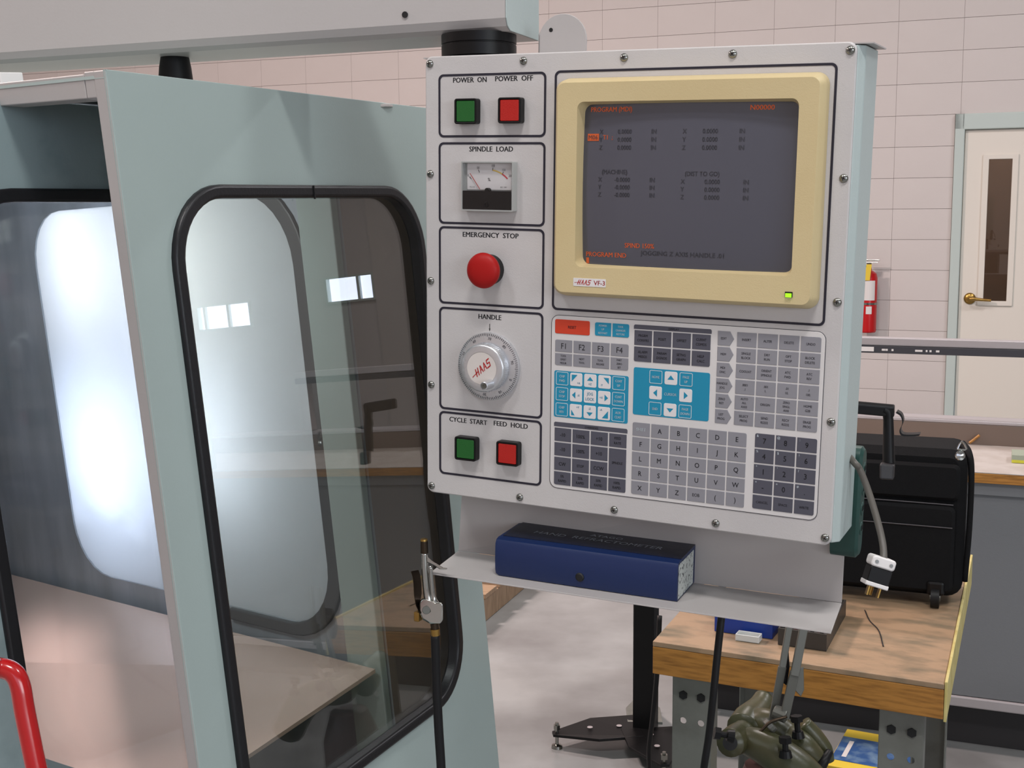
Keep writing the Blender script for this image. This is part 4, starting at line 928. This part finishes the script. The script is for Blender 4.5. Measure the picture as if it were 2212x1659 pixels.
mb = MB(); mb.ring([(Wb, Db), (0, Db), (0, 0), (Wb, 0)], [(Wb - .004, Db - .003), (.003, Db - .003), (.003, .003), (Wb - .004, .003)], lambda a, b, c: xf(a, b, .032 - c), 0, .031); mb.box((Wb / 2, Db / 2, .0015), (Wb, Db, .002), xf); mb.build('box_shell', mat('dark_box_steel', (66, 63, 60), .45, .3), bxr, bevel=.0006)
mb = MB()
for k in range(7): mb.cyl(xf(.012 + k * .010, .03 + .02 * (k % 3), .004), xf(.014 + k * .010, .034 + .02 * (k % 3), .036 + .004 * (k % 2)), .0035, n=8, mi=k % 2)
mb.build('loose_parts', [m_dark, mat('pinkish_metal', (150, 120, 118), .4, .5)], bxr, kind='stuff')
mb = MB(); mb.tube([onz(1868, 1318, TZ + .0012), onz(1878, 1340, TZ + .0012), onz(1898, 1362, TZ + .0012), onz(1908, 1396, TZ + .0012)], .0011, 6); tag(mb.build('thin_wire', m_dark, smooth=True), 'thin dark wire lying on the table below the suitcase', 'wire')

# ------------------------------------------------------------------ wheeled black case on the table
SB = onz(2062, 1316, TZ); sx_ = WD; sy_ = WN
SWd, SHt, SDp = .34, .315, .17
def cf(a, b, c): return np.array([SB[0], SB[1], TZ]) + sx_ * a + sy_ * c + np.array([0, 0, b])   # a to right (0 = right front corner), b up, c back
sc_ = thing('wheeled_case', 'black nylon wheeled laptop case with pull handle standing on the table', 'suitcase', tuple(cf(-SWd / 2, 0, SDp / 2)))
def rbox(a0, a1, b0, b1, c0, c1, r, mb, n=4):
    ol = rr((a0 + a1) / 2, (b0 + b1) / 2, a1 - a0, b1 - b0, r, n); ins = rr((a0 + a1) / 2, (b0 + b1) / 2, a1 - a0 - r, b1 - b0 - r, r * .6, n)
    mb.loft([[cf(a, b, c0) for a, b in ins], [cf(a, b, c0 + r * .5) for a, b in ol], [cf(a, b, c1 - r * .5) for a, b in ol], [cf(a, b, c1) for a, b in ins]])
mb = MB(); rbox(-SWd, .012, .018, SHt, .012, SDp, .03, mb); mb.build('case_body', m_cloth, sc_, smooth='auto')
mb = MB(); rbox(-SWd + .02, -.006, .03, .205, -.004, .02, .012, mb); mb.build('front_pocket', m_cloth2, sc_, smooth='auto')
mb = MB(); rbox(-SWd + .01, -.004, .212, .218, -.002, .02, .002, mb); mb.build('pocket_seam', m_cordgrey, sc_) if False else None
mb = MB(); rbox(-SWd + .02, .0, .216, .288, .002, .02, .012, mb); mb.build('upper_flap', m_cloth2, sc_, smooth='auto')
for z in (.209, .165): 
    mb = MB(); mb.tube([cf(-SWd + .02, z, -.006 if z < .2 else .004), cf(-.14, z, -.006 if z < .2 else .004), cf(-.01, z - .001, -.006 if z < .2 else .004)], .0013, 6, sub=2); mb.build('piping', mat('piping', (58, 54, 58), .5), sc_)
mb = MB(); zp = [cf(.016, .05, .03), cf(.020, .15, .03), cf(.020, .26, .035), cf(.014, .300, .05), cf(-.0, .314, .08)]; mb.tube(zp, .006, 8); mb.tube([p + sy_ * .028 for p in zp], .006, 8); mb.build('side_welt', m_cloth2, sc_, smooth=True)
for (px, py, r_) in ((2078, 963, .0075), (2074, 984, .0085)):
    c0 = at(px, py, 2.085); mb = MB()
    if r_ < .008: mb.tube([c0 + c2w((x * r_, y * r_, 0)) for x, y in ((-1, .7), (0, -1), (1, .7), (0, .9), (-1, .7))], .0016, 8, sub=2)
    else: mb.lathe(c0, -c2w((0, 0, 1)), [(0, r_), (.003, r_ * .9), (.0045, r_ * .3)], 18)
    mb.build('zipper_pull', m_chrome, sc_, smooth='auto')
# pull handle and strap
hx1 = at(1920, 1020, 2.14)
mb = MB(); mb.tube([at(1920, 1000, 2.14), at(1919, 905, 2.14)], [.0105, .0085], 14, sub=1); mb.tube([at(1919, 915, 2.14), at(1917, 890, 2.14), at(1908, 884, 2.14)], [.008, .0095, .010], 12, sub=3); mb.build('handle_post', m_blackmetal, sc_, smooth='auto')
mb = MB(); g0, g1_ = at(1790, 876, 2.14), at(1932, 889, 2.14); gd = nz(g1_ - g0); mb.loft([[g0 + gd * s_ + np.array([0, 0, 1.]) * z + sy_ * y for y, z in ((-.008, -.009), (.008, -.009), (.009, .008), (.004, .012), (-.004, .012), (-.009, .008))] for s_ in (0, float(np.linalg.norm(g1_ - g0)))]); mb.build('grip', m_black, sc_, bevel=.002)
mb = MB(); rs = [at(1900, 1002, 2.12), at(1932, 1005, 2.12), at(1930, 1038, 2.12), at(1900, 1036, 2.12)]; mb.hexa([p for p in rs], [p + sy_ * .02 for p in rs]); mb.build('post_socket', mat('socket_grey', (40, 38, 40), .5), sc_, bevel=.003)
mb = MB(); sp = [(1936, 890), (1946, 897), (1950, 912), (1944, 928), (1948, 938), (1962, 940), (1986, 939)]; pts3 = [at(x, y, 2.16) for x, y in sp]; P_ = catmull(pts3, 5); mb.loft([[p + sy_ * -.012, p + sy_ * .012, p + sy_ * .012 + np.array([.002, 0, .0028]), p + sy_ * -.012 + np.array([.002, 0, .0028])] for p in P_]); mb.build('carry_strap', m_black, sc_, smooth='auto')
for a_ in (-.045, -.30):
    mb = MB(); mb.cyl(cf(a_, .0205, -.002), cf(a_ + .016, .0205, -.002), .0200, n=24); mb.cyl(cf(a_ - .002, .0205, -.002), cf(a_ + .018, .0205, -.002), .0075, n=14, mi=1); mb.build('wheel', [m_rubber, m_greysteel], sc_, smooth='auto')
    mb = MB(); mb.box((a_ + .008, .040, .006), (.034, .03, .03), cf); mb.build('wheel_guard', m_black, sc_, bevel=.006)

# ------------------------------------------------------------------ long grey bench in front of the wall
BZt = .80; Q = onz(2104, 1019, BZt)
def nf(a, b, c): return np.array([Q[0], Q[1], 0]) + WD * a + WN * b + np.array([0, 0, c])
aL = ((onz(1470, 1440, .1) - Q) @ WD); BR = 2.2; BD = .42
bn = thing('long_bench', 'long grey cabinet bench with wood edged top before the block wall', 'bench', tuple(nf(.4, .2, 0)), (WD, WN, np.array([0, 0, 1.])))
def nbx(name, m_, a0, a1, b0, b1, c0, c1, bev=.001, par=None):
    mb = MB(); mb.hexa([nf(a0, b0, c0), nf(a1, b0, c0), nf(a1, b1, c0), nf(a0, b1, c0)], [nf(a0, b0, c1), nf(a1, b0, c1), nf(a1, b1, c1), nf(a0, b1, c1)]); return mb.build(name, m_, par or bn, bevel=bev)
nbx('bench_top', m_benchtop, aL, BR, .0, BD, BZt - .003, BZt)
nbx('wood_edge', m_woodedge, aL, BR, .0, BD, BZt - .030, BZt - .0032)
nbx('top_rail', m_cabinet, aL + .02, BR, .012, BD, BZt - .065, BZt - .031)
nbx('front_panel', m_cabinet, aL + .02, BR, .022, .05, .16, BZt - .066)
nbx('lower_trim', m_railgrey, aL + .02, BR, .016, .05, .128, .158, .004)
nbx('side_panel', m_cabinet, aL + .02, aL + .04, .052, BD, .05, BZt - .066)
nbx('toe_kick', mat('toe_dark', (38, 36, 38), .6), aL + .04, BR, .08, .1, 0, .127)
nbx('back_ledge', m_brown, aL, BR, BD + .001, BD + .09, BZt - .04, BZt + .062, .002)
nbx('ledge_cap', m_railgrey, aL, BR, BD + .0, BD + .09, BZt + .0622, BZt + .072, .002)
# rail above the bench
ra = (onp(1862, 742, nf(0, BD + .06, 0), WN)); rz = ra[2]
rail = thing('gantry_rail', 'horizontal grey rail with black lower strip running above the long bench', 'rail', tuple(nf(.5, BD + .06, rz)), (WD, WN, np.array([0, 0, 1.])))
def rbx(name, m_, a0, a1, b0, b1, c0, c1, bev=.001):
    mb = MB(); mb.hexa([nf(a0, b0, c0), nf(a1, b0, c0), nf(a1, b1, c0), nf(a0, b1, c0)], [nf(a0, b0, c1), nf(a1, b0, c1), nf(a1, b1, c1), nf(a0, b1, c1)]); return mb.build(name, m_, rail, bevel=bev)
rbx('rail_body', m_railgrey, aL + .1, 1.6, BD + .04, BD + .08, rz - .003, rz + .022, .003)
rbx('rail_strip', m_railblack, aL + .1, 1.6, BD + .036, BD + .07, rz - .026, rz - .0035)
for px0, px1 in ((1862, 1888),):
    a0 = (onp(px0, 755, nf(0, BD + .04, 0), WN) - Q) @ WD; a1 = (onp(px1, 755, nf(0, BD + .04, 0), WN) - Q) @ WD; rbx('rail_label', m_white, a0 - .02, a1, BD + .0345, BD + .0358, rz - .021, rz - .007, 0)
mb = MB()
for px0, w_ in ((1905, .012), (1912, .008), (1926, .006), (1977, .010), (1984, .012), (2000, .005), (2008, .006), (2022, .010)):
    a0 = (onp(px0, 757, nf(0, BD + .04, 0), WN) - Q) @ WD; mb.hexa([nf(a0, BD + .0352, rz - .018), nf(a0 + w_, BD + .0352, rz - .018), nf(a0 + w_, BD + .0359, rz - .018), nf(a0, BD + .0359, rz - .018)], [nf(a0, BD + .0352, rz - .012), nf(a0 + w_, BD + .0352, rz - .012), nf(a0 + w_, BD + .0359, rz - .012), nf(a0, BD + .0359, rz - .012)])
mb.build('rail_markings', m_white, rail)
for a0 in (aL + .12, 1.55): rbx('rail_post', m_railgrey, a0, a0 + .04, BD + .042, BD + .078, BZt + .073, rz - .004 if a0 > 0 else rz - .004)
# box and stick on the bench
sb = onz(2185, 1000, BZt); hf_ = lambda a, b, c: sb + WD * a + WN * b + np.array([0, 0, c])
bc_ = thing('sample_box', 'small grey green box with yellow edge lying on the long bench', 'box', tuple(hf_(.05, .04, 0)))
mb = MB(); mb.box((.075, .045, .013), (.15, .09, .020), hf_); mb.build('box_shell', mat('grey_green', (150, 158, 140), .5), bc_, bevel=.001)
mb = MB(); mb.box((.075, -.0006, .005), (.15, .0012, .008), hf_); mb.build('yellow_band', mat('yellow_band', (200, 196, 60), .5), bc_)
mb = MB(); mb.cyl(onz(2094, 957, BZt + .006), onp(2116, 940, nf(0, BD - .010, 0), WN), .004, n=8); tag(mb.build('wooden_stick', m_woodedge), 'thin tan wooden stick leaning on the ledge behind the suitcase', 'stick')

# ------------------------------------------------------------------ black pedestal stand
pp = onz(1394, 1605, 0.0)
pd = thing('pedestal_stand', 'black square-tube pedestal stand with flat feet and levelling screws', 'stand', tuple(pp))
pfx = nz(np.array([.93, -.365, 0])); pfy = np.array([.365, .93, 0])
def df(a, b, c): return pp + pfx * a + pfy * b + np.array([0, 0, c])
mb = MB(); mb.box((0, 0, .54), (.060, .060, 1.0), df); mb.build('post', m_blackmetal, pd, bevel=.004)
mb = MB(); mb.box((0, 0, 1.052), (.20, .16, .020), df); mb.build('top_plate', m_blackmetal, pd, bevel=.003)
mb = MB()
for k in range(9): mb.box((-.0305, -.012 + .002 * (k % 2), .30 + .028 * k), (.001, .022, .016), df, k % 3)
mb.build('post_sticker', [m_white, mat('sticker_orange', (190, 120, 60), .5), m_cordgrey], pd)
def foot(ax, ay, L, w, name_m=m_blackmetal):
    d_ = nz(np.array([ax, ay, 0])); e_ = np.array([-d_[1], d_[0], 0]); b_ = pp + np.array([0, 0, .0])
    mb = MB(); top = [(.02, -w / 2, .055), (L * .55, -w / 2, .052), (L, -.012, .045), (L, .012, .045), (L * .55, w / 2, .052), (.02, w / 2, .055)]
    mb.loft([[b_ + d_ * x + e_ * y + np.array([0, 0, z - .008]) for x, y, z in top], [b_ + d_ * x + e_ * y + np.array([0, 0, z]) for x, y, z in top]]); mb.build('foot', name_m, pd, bevel=.001)
    e0 = b_ + d_ * (L - .012); mb = MB(); mb.cyl(e0 + [0, 0, .0105], e0 + [0, 0, .075], .005, n=10); mb.lathe(e0, (0, 0, 1), [(0, .016), (.008, .015), (.012, .006)], 18); mb.cyl(e0 + [0, 0, .055], e0 + [0, 0, .068], .010, n=6); mb.build('levelling_screw', m_steel, pd, smooth='auto')
    mb = MB()
    for s_ in (.3, .75): c0 = b_ + d_ * (L * s_ * .7 + .02) + np.array([0, 0, .0556]); mb.cyl(c0, c0 + [0, 0, .0008], .008, n=12)
    mb.build('foot_hole', m_railgrey, pd)
e_ = onz(1203, 1615, 0) - pp; Lf = float(np.linalg.norm(e_)) + .012
foot(e_[0], e_[1], Lf, .15); foot(-e_[0] * .2 + .05, -.9, .24, .15); foot(-e_[1] * 1, .5, .24, .10, m_leg)

# ------------------------------------------------------------------ olive green cast tool
TDp = 1.92
ol_ = thing('casting_tool', 'olive green cast tool with bolts and two upright grey steel bars beside the table', 'tool', tuple(onz(1660, 1900, 0) * 1.))
W_ = lambda x, y, dd=0: at(x, y, TDp + dd)
mb = MB(); mb.tube([W_(1650, 1508, .10), W_(1640, 1530, .08), W_(1618, 1556, .05), W_(1606, 1575, .03)], [.016, .020, .026, .027], 18); mb.tube([W_(1612, 1560, .05), W_(1660, 1565, .03), W_(1700, 1590, .02), W_(1735, 1612, 0), W_(1768, 1640, 0)], [.022, .024, .022, .020, .014], 18); mb.build('rear_casting', m_olive, ol_, smooth=True)
mb = MB(); mb.tube([W_(1735, 1563, .02), W_(1758, 1588, .02), W_(1780, 1618, .02), W_(1790, 1645, .02)], [.013, .014, .013, .009], 16); mb.build('guard_rib', m_olive, ol_, smooth=True)
mb = MB(); mb.tube([W_(1608, 1582, .0), W_(1592, 1596, -.02), W_(1577, 1605, -.05)], [.020, .023, .021], 18); mb.tube([W_(1590, 1596, -.01), W_(1632, 1606, -.03), W_(1680, 1632, -.05), W_(1730, 1672, -.06), W_(1790, 1740, -.06)], [.018, .024, .028, .030, .030], 18); mb.build('front_casting', m_olive, ol_, smooth=True)
mb = MB(); bo = W_(1577, 1605, -.052); mb.cyl(bo, bo - nz(bo - O) * .004 , .011, n=18); mb.build('bore', m_dark, ol_)
tp_ = W_(1650, 1640, .02); gz_ = np.array([tp_[0], tp_[1], 0])
mb = MB(); mb.lathe(np.array([tp_[0] + .005, tp_[1], .0]), (0, 0, 1), [(0, .16), (.02, .16), (.04, .10), (.25, .062), (tp_[2] - .06, .052), (tp_[2] - .01, .034)], 28); mb.build('maroon_pedestal', m_maroon, ol_, smooth='auto')
for (x, y, dx, dy, L) in ((1724, 1588, -3, -32, -.02), (1697, 1630, -1, -28, -.085), (1579, 1590, -26, -5, -.075)):
    a_, b_ = W_(x, y, L), W_(x + dx, y + dy, L); ax = nz(b_ - a_); mb = MB(); mb.cyl(a_, b_, .0045, n=10); mb.cyl(b_ - ax * .002, b_ + ax * .007, .0095, n=6); mb.cyl(a_ - ax * .004, a_ + ax * .006, .010, .008, 14); mb.build('bolt', m_blackmetal, ol_)
mb = MB(); mb.tube([W_(1772, 1654, -.01), W_(1782, 1640, -.01), W_(1792, 1624, 0)], [.010, .008, .006], 10); mb.build('wing_bolt', m_blackmetal, ol_, smooth=True)
def bar(p, q, w, t, nm='upright_bar', m_=m_greysteel):
    a_, b_ = W_(*p), W_(*q); ax = nz(b_ - a_); sd = nz(np.cross(ax, c2w((0, 0, 1)))); nn = np.cross(ax, sd); L = float(np.linalg.norm(b_ - a_))
    mb = MB(); mb.hexa([a_ + sd * i * w / 2 + nn * j * t / 2 for i, j in ((-1, -1), (1, -1), (1, 1), (-1, 1))], [b_ + sd * i * w / 2 + nn * j * t / 2 for i, j in ((-1, -1), (1, -1), (1, 1), (-1, 1))]); mb.build(nm, m_, ol_, bevel=.001)
bar((1668, 1560, 0), (1690, 1440, -.02), .012, .006); bar((1690, 1442, -.021), (1705, 1352, -.02), .010, .006)
bar((1694, 1552, -.02), (1717, 1450, -.03), .014, .006); bar((1716, 1460, -.032), (1737, 1352, -.03), .013, .006)
mb = MB(); fl_ = [(1716, 1447), (1736, 1440), (1737, 1490), (1730, 1505), (1716, 1490)]; mb.loft([[W_(x, y, -.026) for x, y in fl_], [W_(x, y, -.018) for x, y in fl_]]); mb.build('forked_plate', m_greysteel, ol_, bevel=.001)
mb = MB(); fl_ = [(1683, 1440), (1689, 1426), (1697, 1420), (1703, 1400), (1706, 1440), (1700, 1482), (1690, 1474), (1684, 1460)]; mb.loft([[W_(x, y, -.016) for x, y in fl_], [W_(x, y, .010) for x, y in fl_]]); mb.build('black_pulley_guard', m_black, ol_, bevel=.003)
mb = MB(); mb.cyl(W_(1672, 1536, -.01), W_(1700, 1548, -.02), .011, n=14); mb.cyl(W_(1658, 1572, -.03), W_(1668, 1562, -.03), .012, n=14); mb.build('pivot_block', m_greysteel, ol_, bevel=.002)
mb = MB(); mb.tube([W_(1618, 1594, -.04), W_(1640, 1582, -.04), W_(1664, 1560, -.04), W_(1700, 1548, -.04)], .0024, 8); mb.build('bronze_rod', m_bronze, ol_, smooth=True)

# hanging black cables
mb = MB(); mb.tube([pf(.085, -.24, .09), at(1561, 1290, 1.52), at(1557, 1345, 1.52), at(1549, 1420, 1.52), at(1541, 1500, 1.52), at(1531, 1590, 1.53), at(1519, 1670, 1.54), at(1505, 1800, 1.6), onz(1480, 2100, .008)], .0046, 10); tag(mb.build('black_cable', m_rubber, smooth=True), 'black cable hanging down from behind the control panel', 'cable')
mb = MB(); mb.tube([at(1425, 1330, 3.05), at(1422, 1400, 3.05), at(1418, 1470, 3.06), at(1410, 1550, 3.08), at(1402, 1620, 3.1), onz(1396, 1750, .008), onz(1300, 1800, .008)], .0062, 10); tag(mb.build('black_cable', m_rubber, smooth=True), 'black cable running down beside the pedestal stand post', 'cable')

# yellow and blue box on the floor
k0 = onz(1785, 1652, .09); k1 = onz(1830, 1574, .09); kd = k1 - k0; kd[2] = 0; Lk = float(np.linalg.norm(kd)); kd = nz(kd); ke = np.array([kd[1], -kd[0], 0])
def yf(a, b, c): return k0 + ke * a + kd * b + np.array([0, 0, c - .09])
yb = thing('cardboard_box', 'yellow box with blue picture top on the floor behind the table leg', 'box', tuple(yf(.12, Lk / 2, 0)))
mb = MB(); mb.box((.12, Lk / 2, .045), (.24, Lk, .09), yf); mb.build('box_shell', m_yellow, yb, bevel=.002)
mb = MB(); mb.box((.12, Lk * .47, .0905), (.236, Lk * .62, .0008), yf); mb.build('picture_panel', mat('blue_picture', (44, 84, 140), .4, var=(22, (120, 150, 176), .45, .72)), yb)
mb = MB(); mb.box((.03, Lk * .47, .0912), (.012, Lk * .42, .0005), yf); mb.build('white_print', m_white, yb)

# pallet with boards, far left of the floor
pa = onz(1048, 1352, .0); pbx = onz(1152, 1262, 0.); py_ = nz(pbx - pa); px_ = np.array([-py_[1], py_[0], 0])
px_ = px_ if px_[0] < 0 else -px_
PA = pa - py_ * .25
def lf2(a, b, c): return PA + px_ * a + py_ * b + np.array([0, 0, c])
pl = thing('wooden_pallet', 'low wooden pallet on the floor behind the machine', 'pallet', tuple(lf2(.5, .5, 0)))
for a_ in (.04, .5, .96):
    mb = MB(); mb.box((a_, .55, .045), (.05, 1.1, .088), lf2); mb.build('stringer', m_pallet, pl, bevel=.002)
for k in range(8):
    mb = MB(); mb.box((.51, .06 + .142 * k, .099), (1.0, .10 + .01 * (k % 3), .018), lf2); mb.build('deck_board', m_pallet, pl, bevel=.0015)
mb = MB(); mb.box((.20, .80, .128), (.26, .40, .038), lf2); tag(mb.build('wood_offcut', m_pallet, bevel=.003), 'pale wood offcut lying on the pallet', 'board')

# fire extinguisher on the wall
eb = np.array(wf(-.285, .70, -.085)); ef = lambda a, b, c: eb + WD * a + WN * c + np.array([0, 0, b])
fe = thing('fire_extinguisher', 'red fire extinguisher with yellow tag hung on the block wall', 'fire extinguisher', tuple(eb))
mb = MB(); mb.lathe(eb, (0, 0, 1), [(0, .050), (.008, .056), (.36, .056), (.39, .048), (.405, .030), (.41, .018), (.43, .016)], 28); mb.build('cylinder', m_extred, fe, smooth='auto')
mb = MB(); mb.box((0, .445, 0), (.030, .035, .03), ef); mb.box((.012, .478, -.01), (.11, .008, .018), ef); mb.box((.012, .463, -.01), (.09, .006, .016), ef); mb.build('valve_head', m_steel, fe, bevel=.003)
mb = MB(); mb.tube([ef(-.02, .44, 0), ef(-.06, .40, 0), ef(-.066, .28, 0), ef(-.064, .14, 0)], .009, 10); mb.build('hose', m_rubber, fe, smooth=True)
def curved(a0, a1, b0, b1, r, mb):
    n = 8; ps_ = [math.radians(a0 + (a1 - a0) * i / n) for i in range(n + 1)]
    mb.loft([[ef(r * math.sin(t), b, -r * math.cos(t)) for t in ps_] + [ef((r - .001) * math.sin(t), b, -(r - .001) * math.cos(t)) for t in ps_[::-1]] for b in (b0, b1)])
mb = MB(); curved(-50, 50, .215, .345, .0575, mb); mb.build('instruction_label', m_white, fe)
mb = MB(); curved(-8, 30, .125, .175, .0575, mb); mb.build('small_label', m_white, fe)
mb = MB(); mb.lathe(ef(0, .185, 0), (0, 0, 1), [(0, .0575), (.014, .0575)], 28, cap=(False, False)); mb.box((0, .192, .07), (.05, .03, .03), ef); mb.build('bracket_band', m_steel, fe)
mb = MB(); mb.box((.0, .40, -.062), (.034, .105, .0012), lambda a, b, c: ef(a + (b - .4) * .1, b, c)); mb.build('inspection_tag', m_yellow, fe)
